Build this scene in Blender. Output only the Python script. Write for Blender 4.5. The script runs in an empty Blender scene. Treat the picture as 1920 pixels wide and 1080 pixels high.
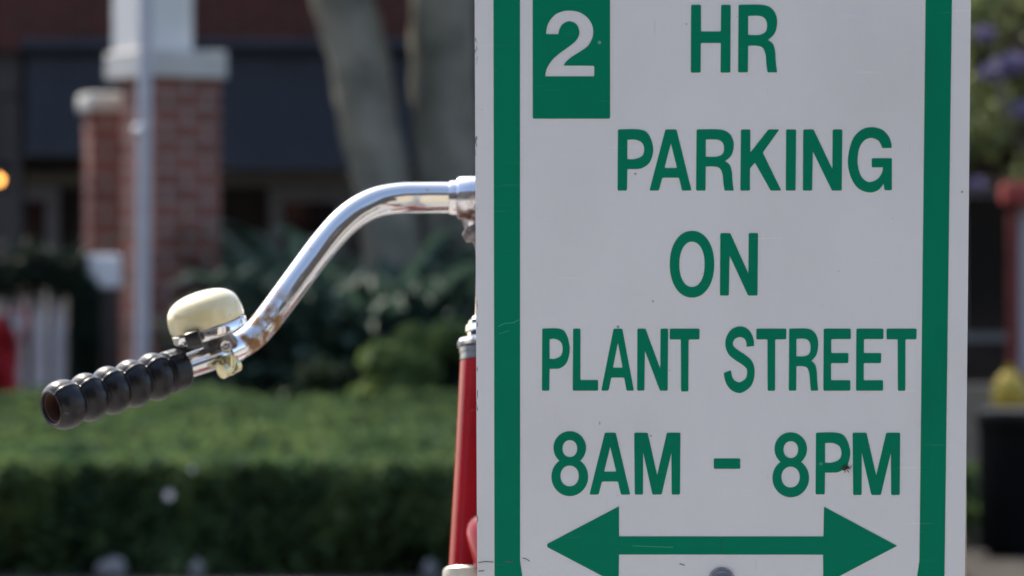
import bpy, bmesh, math, random
import numpy as np
from mathutils import Vector, Matrix
R = math.radians
random.seed(7); rng = np.random.default_rng(11)
sc = bpy.context.scene
COL = sc.collection

# ------------------------------------------------------------------ camera, sky, sun, exposure
ZC = 0.95                     # camera height
FPX = 85.0 / 22.3 * 1920.0    # focal length in photo pixels
cam = bpy.data.cameras.new("camera"); camo = bpy.data.objects.new("camera", cam); COL.objects.link(camo)
cam.lens = 85; cam.sensor_width = 22.3; cam.sensor_fit = 'HORIZONTAL'
cam.clip_start = 0.05; cam.clip_end = 500
camo.location = (0, 0, ZC); camo.rotation_euler = (R(90), 0, 0)
cam.dof.use_dof = True; cam.dof.focus_distance = 2.46; cam.dof.aperture_fstop = 7.0; cam.dof.aperture_blades = 0
sc.camera = camo

SUN = Vector((-0.40, 0.55, 0.735)).normalized()
w = bpy.data.worlds.new("World"); sc.world = w; w.use_nodes = True
nt = w.node_tree; bg = nt.nodes['Background']
sky = nt.nodes.new('ShaderNodeTexSky'); sky.sky_type = 'NISHITA'; sky.sun_disc = False
sky.sun_elevation = math.asin(SUN.z); sky.sun_rotation = math.atan2(SUN.x, SUN.y)
sky.air_density = 1.0; sky.dust_density = 2.5; sky.ozone_density = 1.0
hs = nt.nodes.new('ShaderNodeHueSaturation'); hs.inputs['Saturation'].default_value = 0.9
nt.links.new(sky.outputs[0], hs.inputs['Color']); nt.links.new(hs.outputs[0], bg.inputs[0])
bg.inputs[1].default_value = 0.15
sl = bpy.data.lights.new("sun", 'SUN'); so = bpy.data.objects.new("sun", sl); COL.objects.link(so)
sl.energy = 2.3; sl.angle = R(0.5); sl.color = (1, 0.92, 0.78)
so.rotation_euler = SUN.to_track_quat('Z', 'Y').to_euler()
sc.view_settings.view_transform = 'Standard'; sc.view_settings.look = 'None'
sc.view_settings.exposure = 1.22; sc.view_settings.gamma = 1

def P(px, py, Y):
    """the point at distance Y that the photograph shows at pixel (px, py)"""
    return Vector(((px - 960) / FPX * Y, Y, ZC - (py - 540) / FPX * Y))

# ------------------------------------------------------------------ materials
def mat(name, col=(0.5, 0.5, 0.5), rough=0.6, metal=0.0, var=0.0, scale=8.0, bump=0.0, bscale=60.0, spec=0.5, col2=None, detail=4, coat=0.0):
    m = bpy.data.materials.new(name); m.use_nodes = True
    n = m.node_tree.nodes; l = m.node_tree.links; b = n['Principled BSDF']
    b.inputs['Base Color'].default_value = (*col, 1); b.inputs['Roughness'].default_value = rough
    b.inputs['Metallic'].default_value = metal; b.inputs['Specular IOR Level'].default_value = spec
    b.inputs['Coat Weight'].default_value = coat; b.inputs['Coat Roughness'].default_value = 0.08
    tc = n.new('ShaderNodeTexCoord')
    if var or col2:
        t = n.new('ShaderNodeTexNoise'); t.inputs['Scale'].default_value = scale; t.inputs['Detail'].default_value = detail
        l.new(tc.outputs['Object'], t.inputs['Vector'])
        r = n.new('ShaderNodeValToRGB'); r.color_ramp.elements[0].position = 0.3; r.color_ramp.elements[1].position = 0.7
        c2 = col2 or tuple(min(1, c * (1 + var)) for c in col); c1 = col if col2 else tuple(c * (1 - var) for c in col)
        r.color_ramp.elements[0].color = (*c1, 1); r.color_ramp.elements[1].color = (*c2, 1)
        l.new(t.outputs['Fac'], r.inputs[0]); l.new(r.outputs[0], b.inputs['Base Color'])
    if bump:
        t2 = n.new('ShaderNodeTexNoise'); t2.inputs['Scale'].default_value = bscale; t2.inputs['Detail'].default_value = 5
        l.new(tc.outputs['Object'], t2.inputs['Vector'])
        bp = n.new('ShaderNodeBump'); bp.inputs['Strength'].default_value = bump; bp.inputs['Distance'].default_value = 0.01
        l.new(t2.outputs['Fac'], bp.inputs['Height']); l.new(bp.outputs[0], b.inputs['Normal'])
    return m

def leaf_mat(name, c1, c2, trans=0.35, rough=0.5):
    m = bpy.data.materials.new(name); m.use_nodes = True
    n = m.node_tree.nodes; l = m.node_tree.links; b = n['Principled BSDF']; out = n['Material Output']
    g = n.new('ShaderNodeNewGeometry'); r = n.new('ShaderNodeValToRGB')
    r.color_ramp.elements[0].color = (*c1, 1); r.color_ramp.elements[1].color = (*c2, 1)
    tcl = n.new('ShaderNodeTexCoord'); nz = n.new('ShaderNodeTexNoise'); nz.inputs['Scale'].default_value = 5.5; nz.inputs['Detail'].default_value = 3; l.new(tcl.outputs['Object'], nz.inputs['Vector'])
    am = n.new('ShaderNodeMapRange'); am.inputs[1].default_value = 0.35; am.inputs[2].default_value = 0.65; am.inputs[3].default_value = -0.35; am.inputs[4].default_value = 0.55; l.new(nz.outputs['Fac'], am.inputs[0])
    ad = n.new('ShaderNodeMath'); ad.operation = 'MULTIPLY_ADD'; ad.inputs[1].default_value = 0.7; l.new(g.outputs['Random Per Island'], ad.inputs[0]); l.new(am.outputs[0], ad.inputs[2]); l.new(ad.outputs[0], r.inputs[0]); l.new(r.outputs[0], b.inputs['Base Color'])
    b.inputs['Roughness'].default_value = rough; b.inputs['Specular IOR Level'].default_value = 0.25
    t = n.new('ShaderNodeBsdfTranslucent'); hsv = n.new('ShaderNodeHueSaturation')
    hsv.inputs['Hue'].default_value = 0.48; hsv.inputs['Value'].default_value = 1.6
    l.new(r.outputs[0], hsv.inputs['Color']); l.new(hsv.outputs[0], t.inputs['Color'])
    mx = n.new('ShaderNodeMixShader'); mx.inputs[0].default_value = trans
    l.new(b.outputs[0], mx.inputs[1]); l.new(t.outputs[0], mx.inputs[2]); l.new(mx.outputs[0], out.inputs['Surface'])
    return m

def brick_mat(name, c1, c2, mortar, bw=0.21, rh=0.075, ms=0.010):
    m = bpy.data.materials.new(name); m.use_nodes = True
    n = m.node_tree.nodes; l = m.node_tree.links; b = n['Principled BSDF']
    tcu = n.new('ShaderNodeTexCoord'); t = n.new('ShaderNodeTexBrick'); t.inputs['Scale'].default_value = 1
    t.inputs['Brick Width'].default_value = bw; t.inputs['Row Height'].default_value = rh; t.inputs['Mortar Size'].default_value = ms
    t.inputs['Color1'].default_value = (*c1, 1); t.inputs['Color2'].default_value = (*c2, 1); t.inputs['Mortar'].default_value = (*mortar, 1)
    t.inputs['Mortar Smooth'].default_value = 0.2
    l.new(tcu.outputs['UV'], t.inputs['Vector'])
    nz = n.new('ShaderNodeTexNoise'); nz.inputs['Scale'].default_value = 14; l.new(tcu.outputs['UV'], nz.inputs['Vector'])
    mx = n.new('ShaderNodeMix'); mx.data_type = 'RGBA'; mx.blend_type = 'MULTIPLY'; mx.inputs[0].default_value = 0.6
    l.new(t.outputs['Color'], mx.inputs[6]); l.new(nz.outputs['Fac'], mx.inputs[7]); 
    l.new(mx.outputs[2], b.inputs['Base Color']); b.inputs['Roughness'].default_value = 0.85
    bp = n.new('ShaderNodeBump'); bp.inputs['Strength'].default_value = 0.5; bp.inputs['Distance'].default_value = 0.01; bp.invert = True
    l.new(t.outputs['Fac'], bp.inputs['Height']); l.new(bp.outputs[0], b.inputs['Normal'])
    return m

def spots_over(m, base, spot, scale, lo, hi, where=None, rough=None, detail=6):
    """mix a second colour (rust, dirt, wear) over a material where a noise is high; where = (centre, radius) limits it"""
    n = m.node_tree.nodes; l = m.node_tree.links; b = n['Principled BSDF']
    tc = n.new('ShaderNodeTexCoord'); t = n.new('ShaderNodeTexNoise'); t.inputs['Scale'].default_value = scale; t.inputs['Detail'].default_value = detail
    l.new(tc.outputs['Object'], t.inputs['Vector'])
    mr = n.new('ShaderNodeMapRange'); mr.inputs[1].default_value = lo; mr.inputs[2].default_value = hi
    l.new(t.outputs['Fac'], mr.inputs[0]); fac = mr.outputs[0]
    if where:
        c, rad = where
        d = n.new('ShaderNodeVectorMath'); d.operation = 'DISTANCE'; l.new(tc.outputs['Object'], d.inputs[0]); d.inputs[1].default_value = c
        m2 = n.new('ShaderNodeMapRange'); m2.inputs[1].default_value = rad; m2.inputs[2].default_value = rad * 0.45
        l.new(d.outputs['Value'], m2.inputs[0])
        mu = n.new('ShaderNodeMath'); mu.operation = 'MULTIPLY'; l.new(fac, mu.inputs[0]); l.new(m2.outputs[0], mu.inputs[1]); fac = mu.outputs[0]
    mx = n.new('ShaderNodeMix'); mx.data_type = 'RGBA'
    src = b.inputs['Base Color'].links[0].from_socket if b.inputs['Base Color'].links else None
    if src: l.new(src, mx.inputs[6])
    else: mx.inputs[6].default_value = (*base, 1)
    mx.inputs[7].default_value = (*spot, 1); l.new(fac, mx.inputs[0]); l.new(mx.outputs[2], b.inputs['Base Color'])
    def blend(sock, to):
        s0 = b.inputs[sock].links[0].from_socket if b.inputs[sock].links else None
        f = n.new('ShaderNodeMix'); f.data_type = 'FLOAT'
        if s0: l.new(s0, f.inputs[2])
        else: f.inputs[2].default_value = b.inputs[sock].default_value
        f.inputs[3].default_value = to; l.new(fac, f.inputs[0]); l.new(f.outputs[0], b.inputs[sock])
    if rough is not None:
        blend('Roughness', rough)
        if b.inputs['Metallic'].default_value > 0 or b.inputs['Metallic'].links: blend('Metallic', 0.0)
    return m

# ------------------------------------------------------------------ object helpers
def tag(o, label=None, cat=None, group=None, kind=None):
    if label: o['label'] = label
    if cat: o['category'] = cat
    if group: o['group'] = group
    if kind: o['kind'] = kind
    return o

def thing(name, loc, label, cat, group=None):
    o = bpy.data.objects.new(name, None); COL.objects.link(o); o.location = loc; o.empty_display_size = 0.1
    return tag(o, label, cat, group)

def root_of(o):
    while o.parent: o = o.parent
    return o

def link(name, me, m, parent=None, smooth=False):
    o = bpy.data.objects.new(name, me); COL.objects.link(o)
    if m: me.materials.append(m)
    if parent:
        o.parent = parent; me.transform(Matrix.Translation(-root_of(parent).location))
    if smooth: me.polygons.foreach_set('use_smooth', [True] * len(me.polygons))
    return o

def obj(name, bm, m, parent=None, smooth=False, autosmooth=None):
    me = bpy.data.meshes.new(name); bm.normal_update(); bm.to_mesh(me); bm.free()
    o = link(name, me, m, parent, smooth or autosmooth is not None)
    if autosmooth is not None: me.set_sharp_from_angle(angle=R(autosmooth))
    return o

def ground_origin(o):
    """move a single-mesh thing's origin to the base of its mesh"""
    me = o.data; co = np.array([v.co[:] for v in me.vertices]); c = Vector((co[:, 0].mean(), co[:, 1].mean(), co[:, 2].min()))
    me.transform(Matrix.Translation(-c)); o.location = c
    return o

def box(bm, lo, hi, M=None, bevel=0.0, uv=True):
    lo = Vector(lo); hi = Vector(hi)
    r = bmesh.ops.create_cube(bm, size=1.0); vs = r['verts']
    for v in vs: v.co = Vector((lo[i] + (v.co[i] + 0.5) * (hi[i] - lo[i]) for i in range(3)))
    if bevel:
        es = list({e for v in vs for e in v.link_edges})
        rb = bmesh.ops.bevel(bm, geom=es, offset=bevel, segments=2, affect='EDGES', profile=0.5)
        vs = list({v for f in rb['faces'] for v in f.verts} | {v for v in vs if v.is_valid})
    fs = list({f for v in vs for f in v.link_faces})
    if uv:
        L = bm.loops.layers.uv.verify()
        for f in fs:
            f.normal_update(); a = max(range(3), key=lambda i: abs(f.normal[i]))
            for lp in f.loops:
                c = lp.vert.co
                lp[L].uv = ((c.y, c.z) if a == 0 else (c.x, c.z) if a == 1 else (c.x, c.y))
    if M is not None:
        for v in vs: v.co = M @ v.co
    return vs

def frame_along(path):
    """parallel-transported frames along a polyline"""
    pts = [Vector(p) for p in path]; out = []
    t0 = (pts[1] - pts[0]).normalized(); up = Vector((0, 0, 1)) if abs(t0.z) < 0.9 else Vector((1, 0, 0))
    nrm = (up - t0 * up.dot(t0)).normalized()
    for i, p in enumerate(pts):
        a = pts[max(0, i - 1)]; b = pts[min(len(pts) - 1, i + 1)]; t = (b - a).normalized()
        nrm = (nrm - t * nrm.dot(t)).normalized(); out.append((p, t, nrm, t.cross(nrm)))
    return out

def tube(bm, path, rad, seg=16, cap=True, flat=1.0):
    fr = frame_along(path); rad = rad if hasattr(rad, '__len__') else [rad] * len(fr); rings = []
    for (p, t, n, b), r in zip(fr, rad):
        rings.append([bm.verts.new(p + (n * math.cos(2 * math.pi * k / seg) + b * math.sin(2 * math.pi * k / seg) * flat) * r) for k in range(seg)])
    for a, c in zip(rings, rings[1:]):
        for k in range(seg): bm.faces.new((a[k], a[(k + 1) % seg], c[(k + 1) % seg], c[k]))
    if cap:
        bm.faces.new(rings[0][::-1]); bm.faces.new(rings[-1])
    return rings

def lathe(bm, origin, axis, prof, seg=48, side=None):
    """revolve (radius, height) pairs about an axis through origin"""
    axis = Vector(axis).normalized(); s = side or (Vector((1, 0, 0)) if abs(axis.x) < 0.9 else Vector((0, 0, 1)))
    a = (s - axis * s.dot(axis)).normalized(); b = axis.cross(a); o = Vector(origin); rings = []
    for r, h in prof:
        if r < 1e-6: rings.append([bm.verts.new(o + axis * h)])
        else: rings.append([bm.verts.new(o + axis * h + (a * math.cos(2 * math.pi * k / seg) + b * math.sin(2 * math.pi * k / seg)) * r) for k in range(seg)])
    for p, q in zip(rings, rings[1:]):
        for k in range(seg):
            k2 = (k + 1) % seg
            if len(p) == 1 and len(q) == 1: continue
            if len(p) == 1: bm.faces.new((p[0], q[k2], q[k]))
            elif len(q) == 1: bm.faces.new((p[k], p[k2], q[0]))
            else: bm.faces.new((p[k], p[k2], q[k2], q[k]))
    return rings

def smooth_path(ctrl, n=6):
    """Catmull-Rom through control tuples of any length"""
    c = [np.array(p, float) for p in ctrl]; c = [2 * c[0] - c[1]] + c + [2 * c[-1] - c[-2]]; out = []
    for i in range(1, len(c) - 2):
        p0, p1, p2, p3 = c[i - 1:i + 3]
        for k in range(n):
            t = k / n
            out.append(0.5 * (2 * p1 + (p2 - p0) * t + (2 * p0 - 5 * p1 + 4 * p2 - p3) * t * t + (3 * p1 - p0 - 3 * p2 + p3) * t ** 3))
    out.append(c[-2]); return out

def leaves_mesh(name, pts, size, normals=None, aspect=0.5, jitter=0.5, cup=0.25):
    """many small leaf-shaped faces (two quads folded on a midrib) at the given points"""
    n = len(pts); d = rng.normal(size=(n, 3))
    if normals is not None: d = d * jitter + normals
    d /= np.linalg.norm(d, axis=1)[:, None] + 1e-9
    t = rng.normal(size=(n, 3)); t -= d * (t * d).sum(1)[:, None]; t /= np.linalg.norm(t, axis=1)[:, None] + 1e-9
    b = np.cross(d, t); s = (size * rng.uniform(0.6, 1.35, n))[:, None]
    A = pts - t * s; B = pts + t * s; m = pts - d * s * cup
    L = pts + b * s * aspect; Rr = pts - b * s * aspect
    co = np.stack([A, L, B, Rr, m], 1).reshape(-1, 3)
    i0 = np.arange(n) * 5
    f = np.stack([i0, i0 + 4, i0 + 2, i0 + 1, i0, i0 + 3, i0 + 2, i0 + 4], 1).reshape(-1, 4)
    me = bpy.data.meshes.new(name); me.vertices.add(len(co)); me.vertices.foreach_set('co', co.ravel())
    me.loops.add(f.size); me.loops.foreach_set('vertex_index', f.ravel())
    me.polygons.add(len(f)); me.polygons.foreach_set('loop_start', np.arange(len(f)) * 4)
    me.update(calc_edges=True); me.validate()
    return me

def copy_tree(o, parent=None):
    c = o.copy(); COL.objects.link(c); c.parent = parent
    for ch in o.children: copy_tree(ch, c)
    return c

# ------------------------------------------------------------------ ground and street
concrete = mat('concrete', (0.36, 0.34, 0.31), 0.85, var=0.12, scale=3, bump=0.15, bscale=80)
asphalt = mat('asphalt', (0.06, 0.06, 0.06), 0.9, var=0.25, scale=30, bump=0.3, bscale=200)
soil = mat('soil', (0.09, 0.075, 0.05), 0.95, var=0.4, scale=5, bump=0.5, bscale=20)
def sheet(name, lo, hi, z, m):
    bm = bmesh.new(); box(bm, (lo[0], lo[1], z - 0.12), (hi[0], hi[1], z)); return tag(obj(name, bm, m), kind='structure')
bm = bmesh.new(); bmesh.ops.create_grid(bm, x_segments=2, y_segments=2, size=220)
for v in bm.verts: v.co.z = -0.125
tag(obj('ground', bm, soil), kind='structure')
sheet('pavement', (-40, -1.5), (40, 4.2), 0.0, concrete)
sheet('road', (-40, 4.2), (40, 11.2), -0.12, asphalt)
sheet('path', (-40, 11.2), (40, 12.45), 0.0, concrete)
sheet('terrain', (-40, 12.45), (40, 60), -0.004, mat('mulch', (0.035, 0.026, 0.018), 0.95, var=0.4, scale=25, bump=0.5, bscale=40))
sheet('street', (-40, -10), (40, -1.5), -0.12, asphalt)

# ------------------------------------------------------------------ the parking sign
TILT = math.tan(R(7.0)); CX = (1353 - 960) / FPX * 2.4
S0 = Vector((CX, 2.4, ZC))                        # plane point at the sign's centre line
SV = Vector((0, -math.sin(R(7)), math.cos(R(7)))); SU = Vector((1, 0, 0)); SN = Vector((0, -math.cos(R(7)), -math.sin(R(7))))
def to_sign(px, py):
    d = Vector(((px - 960) / FPX, 1, -(py - 540) / FPX)); o = Vector((0, 0, ZC))
    k = (S0 - o).dot(SN) / d.dot(SN); q = o + d * k - S0
    return q.dot(SU), q.dot(SV)

def rounded(pts, r):
    out = []; n = len(pts)
    for i in range(n):
        p = Vector(pts[i][:2]); a = Vector(pts[i - 1][:2]); b = Vector(pts[(i + 1) % n][:2])
        rr = min(r, (a - p).length * 0.45, (b - p).length * 0.45)
        A = p + (a - p).normalized() * rr; B = p + (b - p).normalized() * rr
        for t in (0, 0.25, 0.5, 0.75, 1): out.append(((1 - t) ** 2 * A + 2 * t * (1 - t) * p + t * t * B)[:])
    return out
def traced(pts, n=6):
    """closed outline: entries (x, y, 1) are corners, (x, y) are smooth"""
    N = len(pts); c = [np.array(p[:2], float) for p in pts]; k = [len(p) > 2 for p in pts]; out = []
    for i in range(N):
        p1, p2 = c[i], c[(i + 1) % N]
        if k[i] and k[(i + 1) % N]: out.append(tuple(p1)); continue
        p0 = c[i - 1] if not k[i] else 2 * p1 - p2
        p3 = c[(i + 2) % N] if not k[(i + 1) % N] else 2 * p2 - p1
        if k[i]: p0 = p1
        if k[(i + 1) % N]: p3 = p2
        for j in range(n):
            t = j / n; out.append(tuple(0.5 * (2 * p1 + (p2 - p0) * t + (2 * p0 - 5 * p1 + 4 * p2 - p3) * t * t + (3 * p1 - p0 - 3 * p2 + p3) * t ** 3)))
    return out
def corners(pts, r):
    """round only the sharp corners of a traced outline"""
    out = []; n = len(pts)
    for i in range(n):
        p = Vector(pts[i]); a = Vector(pts[i - 1]); b = Vector(pts[(i + 1) % n])
        if (p - a).length < 1e-6 or (b - p).length < 1e-6: continue
        ang = (p - a).angle(b - p)
        if ang > 0.45:
            rr = min(r, (a - p).length * 0.45, (b - p).length * 0.45); A = p + (a - p).normalized() * rr; B = p + (b - p).normalized() * rr
            out += [A[:], ((A + B + p * 2) / 4)[:], B[:]]
        else: out.append(p[:])
    return out
def ell(cx, cy, rx, ry, e=2.0, n=56):
    o = []
    for k in range(n):
        a = 2 * math.pi * k / n; c, s = math.cos(a), math.sin(a)
        o.append((cx + rx * math.copysign(abs(c) ** (2 / e), c), cy + ry * math.copysign(abs(s) ** (2 / e), s)))
    return o
def stroke(ctr, wd, sx):
    """a pen of width wd (vertical measure) drawn along ctr; sx stretches the pen"""
    q = [np.array((p[0] * sx, p[1])) for p in smooth_path(ctr, 6)]; Lf, Rt = [], []
    for i, p in enumerate(q):
        t = q[min(i + 1, len(q) - 1)] - q[max(i - 1, 0)]; t /= np.linalg.norm(t); nn = np.array((-t[1], t[0])) * wd / 2
        Lf.append(p + nn); Rt.append(p - nn)
    return [(p[0] / sx, p[1]) for p in Lf + Rt[::-1]]

C = 1  # corner mark
def eight():
    up = [(678 + 110 * math.cos(a), 215 + 112 * math.sin(a)) for a in np.linspace(R(180 - 229.5), R(229.5) - R(180) - R(0), 1)]
    o = []
    a1 = math.asin(87 / 112); o += [(678 + 110 * math.cos(t), 215 + 112 * math.sin(t)) for t in np.linspace(math.pi - a1, 2 * math.pi + a1, 36)]
    a2 = math.asin(108 / 130); o += [(678 + 124 * math.cos(t), 410 + 130 * math.sin(t)) for t in np.linspace(-a2, math.pi + a2, 40)]
    return [o, ell(678.5, 219.5, 49.5, 57.5, 2.1), ell(677, 404.5, 62, 70.5, 2.1)]
GLYPH = {
 'H': ((1495, 1763, 33, 490), [[(1497, 33, C), (1563, 33, C), (1563, 213, C), (1697, 213, C), (1699, 33, C), (1763, 33, C), (1761, 490, C), (1695, 490, C), (1697, 290, C), (1562, 290, C), (1561, 490, C), (1495, 490, C)]]),
 'R': ((158, 422, 33, 488), [[(162, 33, C), (320, 33), (385, 58), (415, 105), (421, 160), (405, 225), (360, 270, C), (392, 295), (408, 345), (412, 410), (421, 488, C), (357, 488, C), (349, 430), (343, 365), (322, 320), (280, 308), (226, 308, C), (224, 488, C), (158, 488, C)],
        [(226, 107, C), (305, 107), (343, 130), (354, 172), (343, 215), (300, 236), (226, 236, C)]]),
 'P': ((790, 980, 122, 447), [[(792, 122, C), (905, 122), (955, 148), (980, 225), (962, 295), (920, 327), (880, 332), (842, 332, C), (840, 447, C), (790, 447, C)],
        [(842, 176, C), (885, 176), (920, 193), (932, 228), (920, 263), (880, 280), (842, 280, C)]]),
 'A': ((960, 1184, 122, 447), [[(1045, 122, C), (1104, 122, C), (1184, 447, C), (1133, 447, C), (1117, 378, C), (1028, 378, C), (1010, 447, C), (960, 447, C)], [(1074, 195, C), (1107, 327, C), (1040, 327, C)]]),
 'K': ((137, 355, 122, 447), [[(140, 122, C), (190, 122, C), (190, 245, C), (287, 122, C), (344, 122, C), (256, 245, C), (355, 447, C), (298, 447, C), (214, 297, C), (188, 330, C), (188, 447, C), (137, 447, C)]]),
 'I': ((379, 434, 122, 447), [[(381, 122, C), (434, 122, C), (431, 447, C), (379, 447, C)]]),
 'N': ((470, 680, 122, 447), [[(472, 122, C), (527, 122, C), (627, 333, C), (629, 122, C), (680, 122, C), (677, 447, C), (625, 447, C), (523, 238, C), (519, 447, C), (470, 447, C)]]),
 'G': ((710, 944, 110, 457), [[(942, 220, C), (941, 195), (925, 155), (890, 122), (835, 110), (780, 125), (733, 180), (710, 282), (722, 365), (760, 430), (820, 457), (870, 445), (900, 411, C), (905, 445, C), (944, 445, C), (944, 275, C), (837, 275, C), (837, 323, C), (897, 323, C), (890, 355), (865, 388), (820, 402), (783, 375), (764, 320), (762, 270), (773, 215), (800, 178), (835, 167), (868, 178), (885, 200), (893, 220, C)]]),
 'O': ((1068, 1305, 662, 1017), [ell(1186.5, 839.5, 118.5, 177.5, 2.12), ell(1186.5, 840, 67.5, 121, 2.15)]),
 'L': ((551, 686, 160, 490), [[(553, 160, C), (592, 160, C), (592, 434, C), (686, 434, C), (686, 490, C), (551, 490, C)]]),
 'T': ((1068, 1227, 160, 494), [[(1068, 160, C), (1227, 160, C), (1226, 217, C), (1168, 217, C), (1167, 494, C), (1128, 494, C), (1127, 217, C), (1068, 217, C)]]),
 'E': ((579, 725, 160, 490), [[(581, 160, C), (725, 160, C), (725, 215, C), (621, 215, C), (621, 290, C), (713, 290, C), (712, 343, C), (620, 343, C), (620, 435, C), (723, 435, C), (723, 490, C), (579, 490, C)]]),
 'M': ((1113, 1425, 113, 530), [[(1113, 113, C), (1204, 113, C), (1268, 400, C), (1334, 113, C), (1425, 113, C), (1422, 530, C), (1366, 530, C), (1364, 245, C), (1298, 530, C), (1236, 530, C), (1173, 245, C), (1172, 530, C), (1117, 530, C)]]),
 '-': ((0, 10, 0, 10), [[(0, 0, C), (10, 0, C), (10, 10, C), (0, 10, C)]]),
 '2': ((512, 843, 72, 516), [[(518, 230, C), (530, 165), (570, 107), (625, 78), (680, 72), (745, 83), (800, 122), (829, 170), (836, 212), (830, 258), (800, 310), (745, 350), (690, 385), (655, 415), (636, 442, C), (843, 444, C), (843, 516, C), (512, 516, C), (524, 462), (560, 405), (610, 360), (665, 320), (715, 280), (739, 240), (741, 205), (722, 163), (676, 144), (630, 163), (608, 200), (600, 231, C)]]),
}
GLYPH['8'] = ((553, 802, 103, 540), 'eight')
GLYPH['S'] = ((46, 214, 148, 502), 'S')
def glyph(ch, x0, x1, y0, y1, r=2.2):
    bb, loops = GLYPH[ch]
    if loops == 'eight': loops = eight()
    elif loops == 'S':
        loops = [stroke([(190, 254), (187, 222), (170, 190), (135, 176), (96, 192), (77, 232), (86, 272), (116, 300), (156, 326), (186, 356), (193, 398), (181, 442), (152, 467), (129, 474), (96, 460), (76, 430), (67, 389)], 56, 1.40)]
    else: loops = [traced(q) if len(q[0]) > 2 else q for q in loops]
    fx = (x1 - x0) / (bb[1] - bb[0]); fy = (y1 - y0) / (bb[3] - bb[2])
    return [corners([(x0 + (x - bb[0]) * fx, y0 + (y - bb[2]) * fy) for x, y in q], r) for q in loops]

def decal(name, loops, thick, base, m, parent):
    """flat raised shapes on the sign face, from outlines with holes; the outlines are in photo pixels"""
    cu = bpy.data.curves.new(name, 'CURVE'); cu.dimensions = '2D'; cu.fill_mode = 'FRONT'
    for q in loops:
        sp = cu.splines.new('POLY'); sp.points.add(len(q) - 1); sp.use_cyclic_u = True
        for pt, (x, y) in zip(sp.points, q): u, v = to_sign(x, y); pt.co = (u * 1000, v * 1000, 0, 1)
    tmp = bpy.data.objects.new('tmp', cu); COL.objects.link(tmp)
    dg = bpy.context.evaluated_depsgraph_get(); me = bpy.data.meshes.new_from_object(tmp.evaluated_get(dg))
    bpy.data.objects.remove(tmp); bpy.data.curves.remove(cu)
    bm = bmesh.new(); bm.from_mesh(me); bpy.data.meshes.remove(me)
    bmesh.ops.remove_doubles(bm, verts=bm.verts, dist=0.002)
    for v in bm.verts: v.co = S0 + SU * (v.co.x / 1000) + SV * (v.co.y / 1000) + SN * (base + thick)
    bm.normal_update()
    for f in bm.faces:
        if f.normal.dot(SN) < 0: f.normal_flip()
    be = [e for e in bm.edges if e.is_boundary]
    ex = bmesh.ops.extrude_edge_only(bm, edges=be)
    for v in [g for g in ex['geom'] if isinstance(g, bmesh.types.BMVert)]: v.co -= SN * thick
    return obj(name, bm, m, parent)

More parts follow.
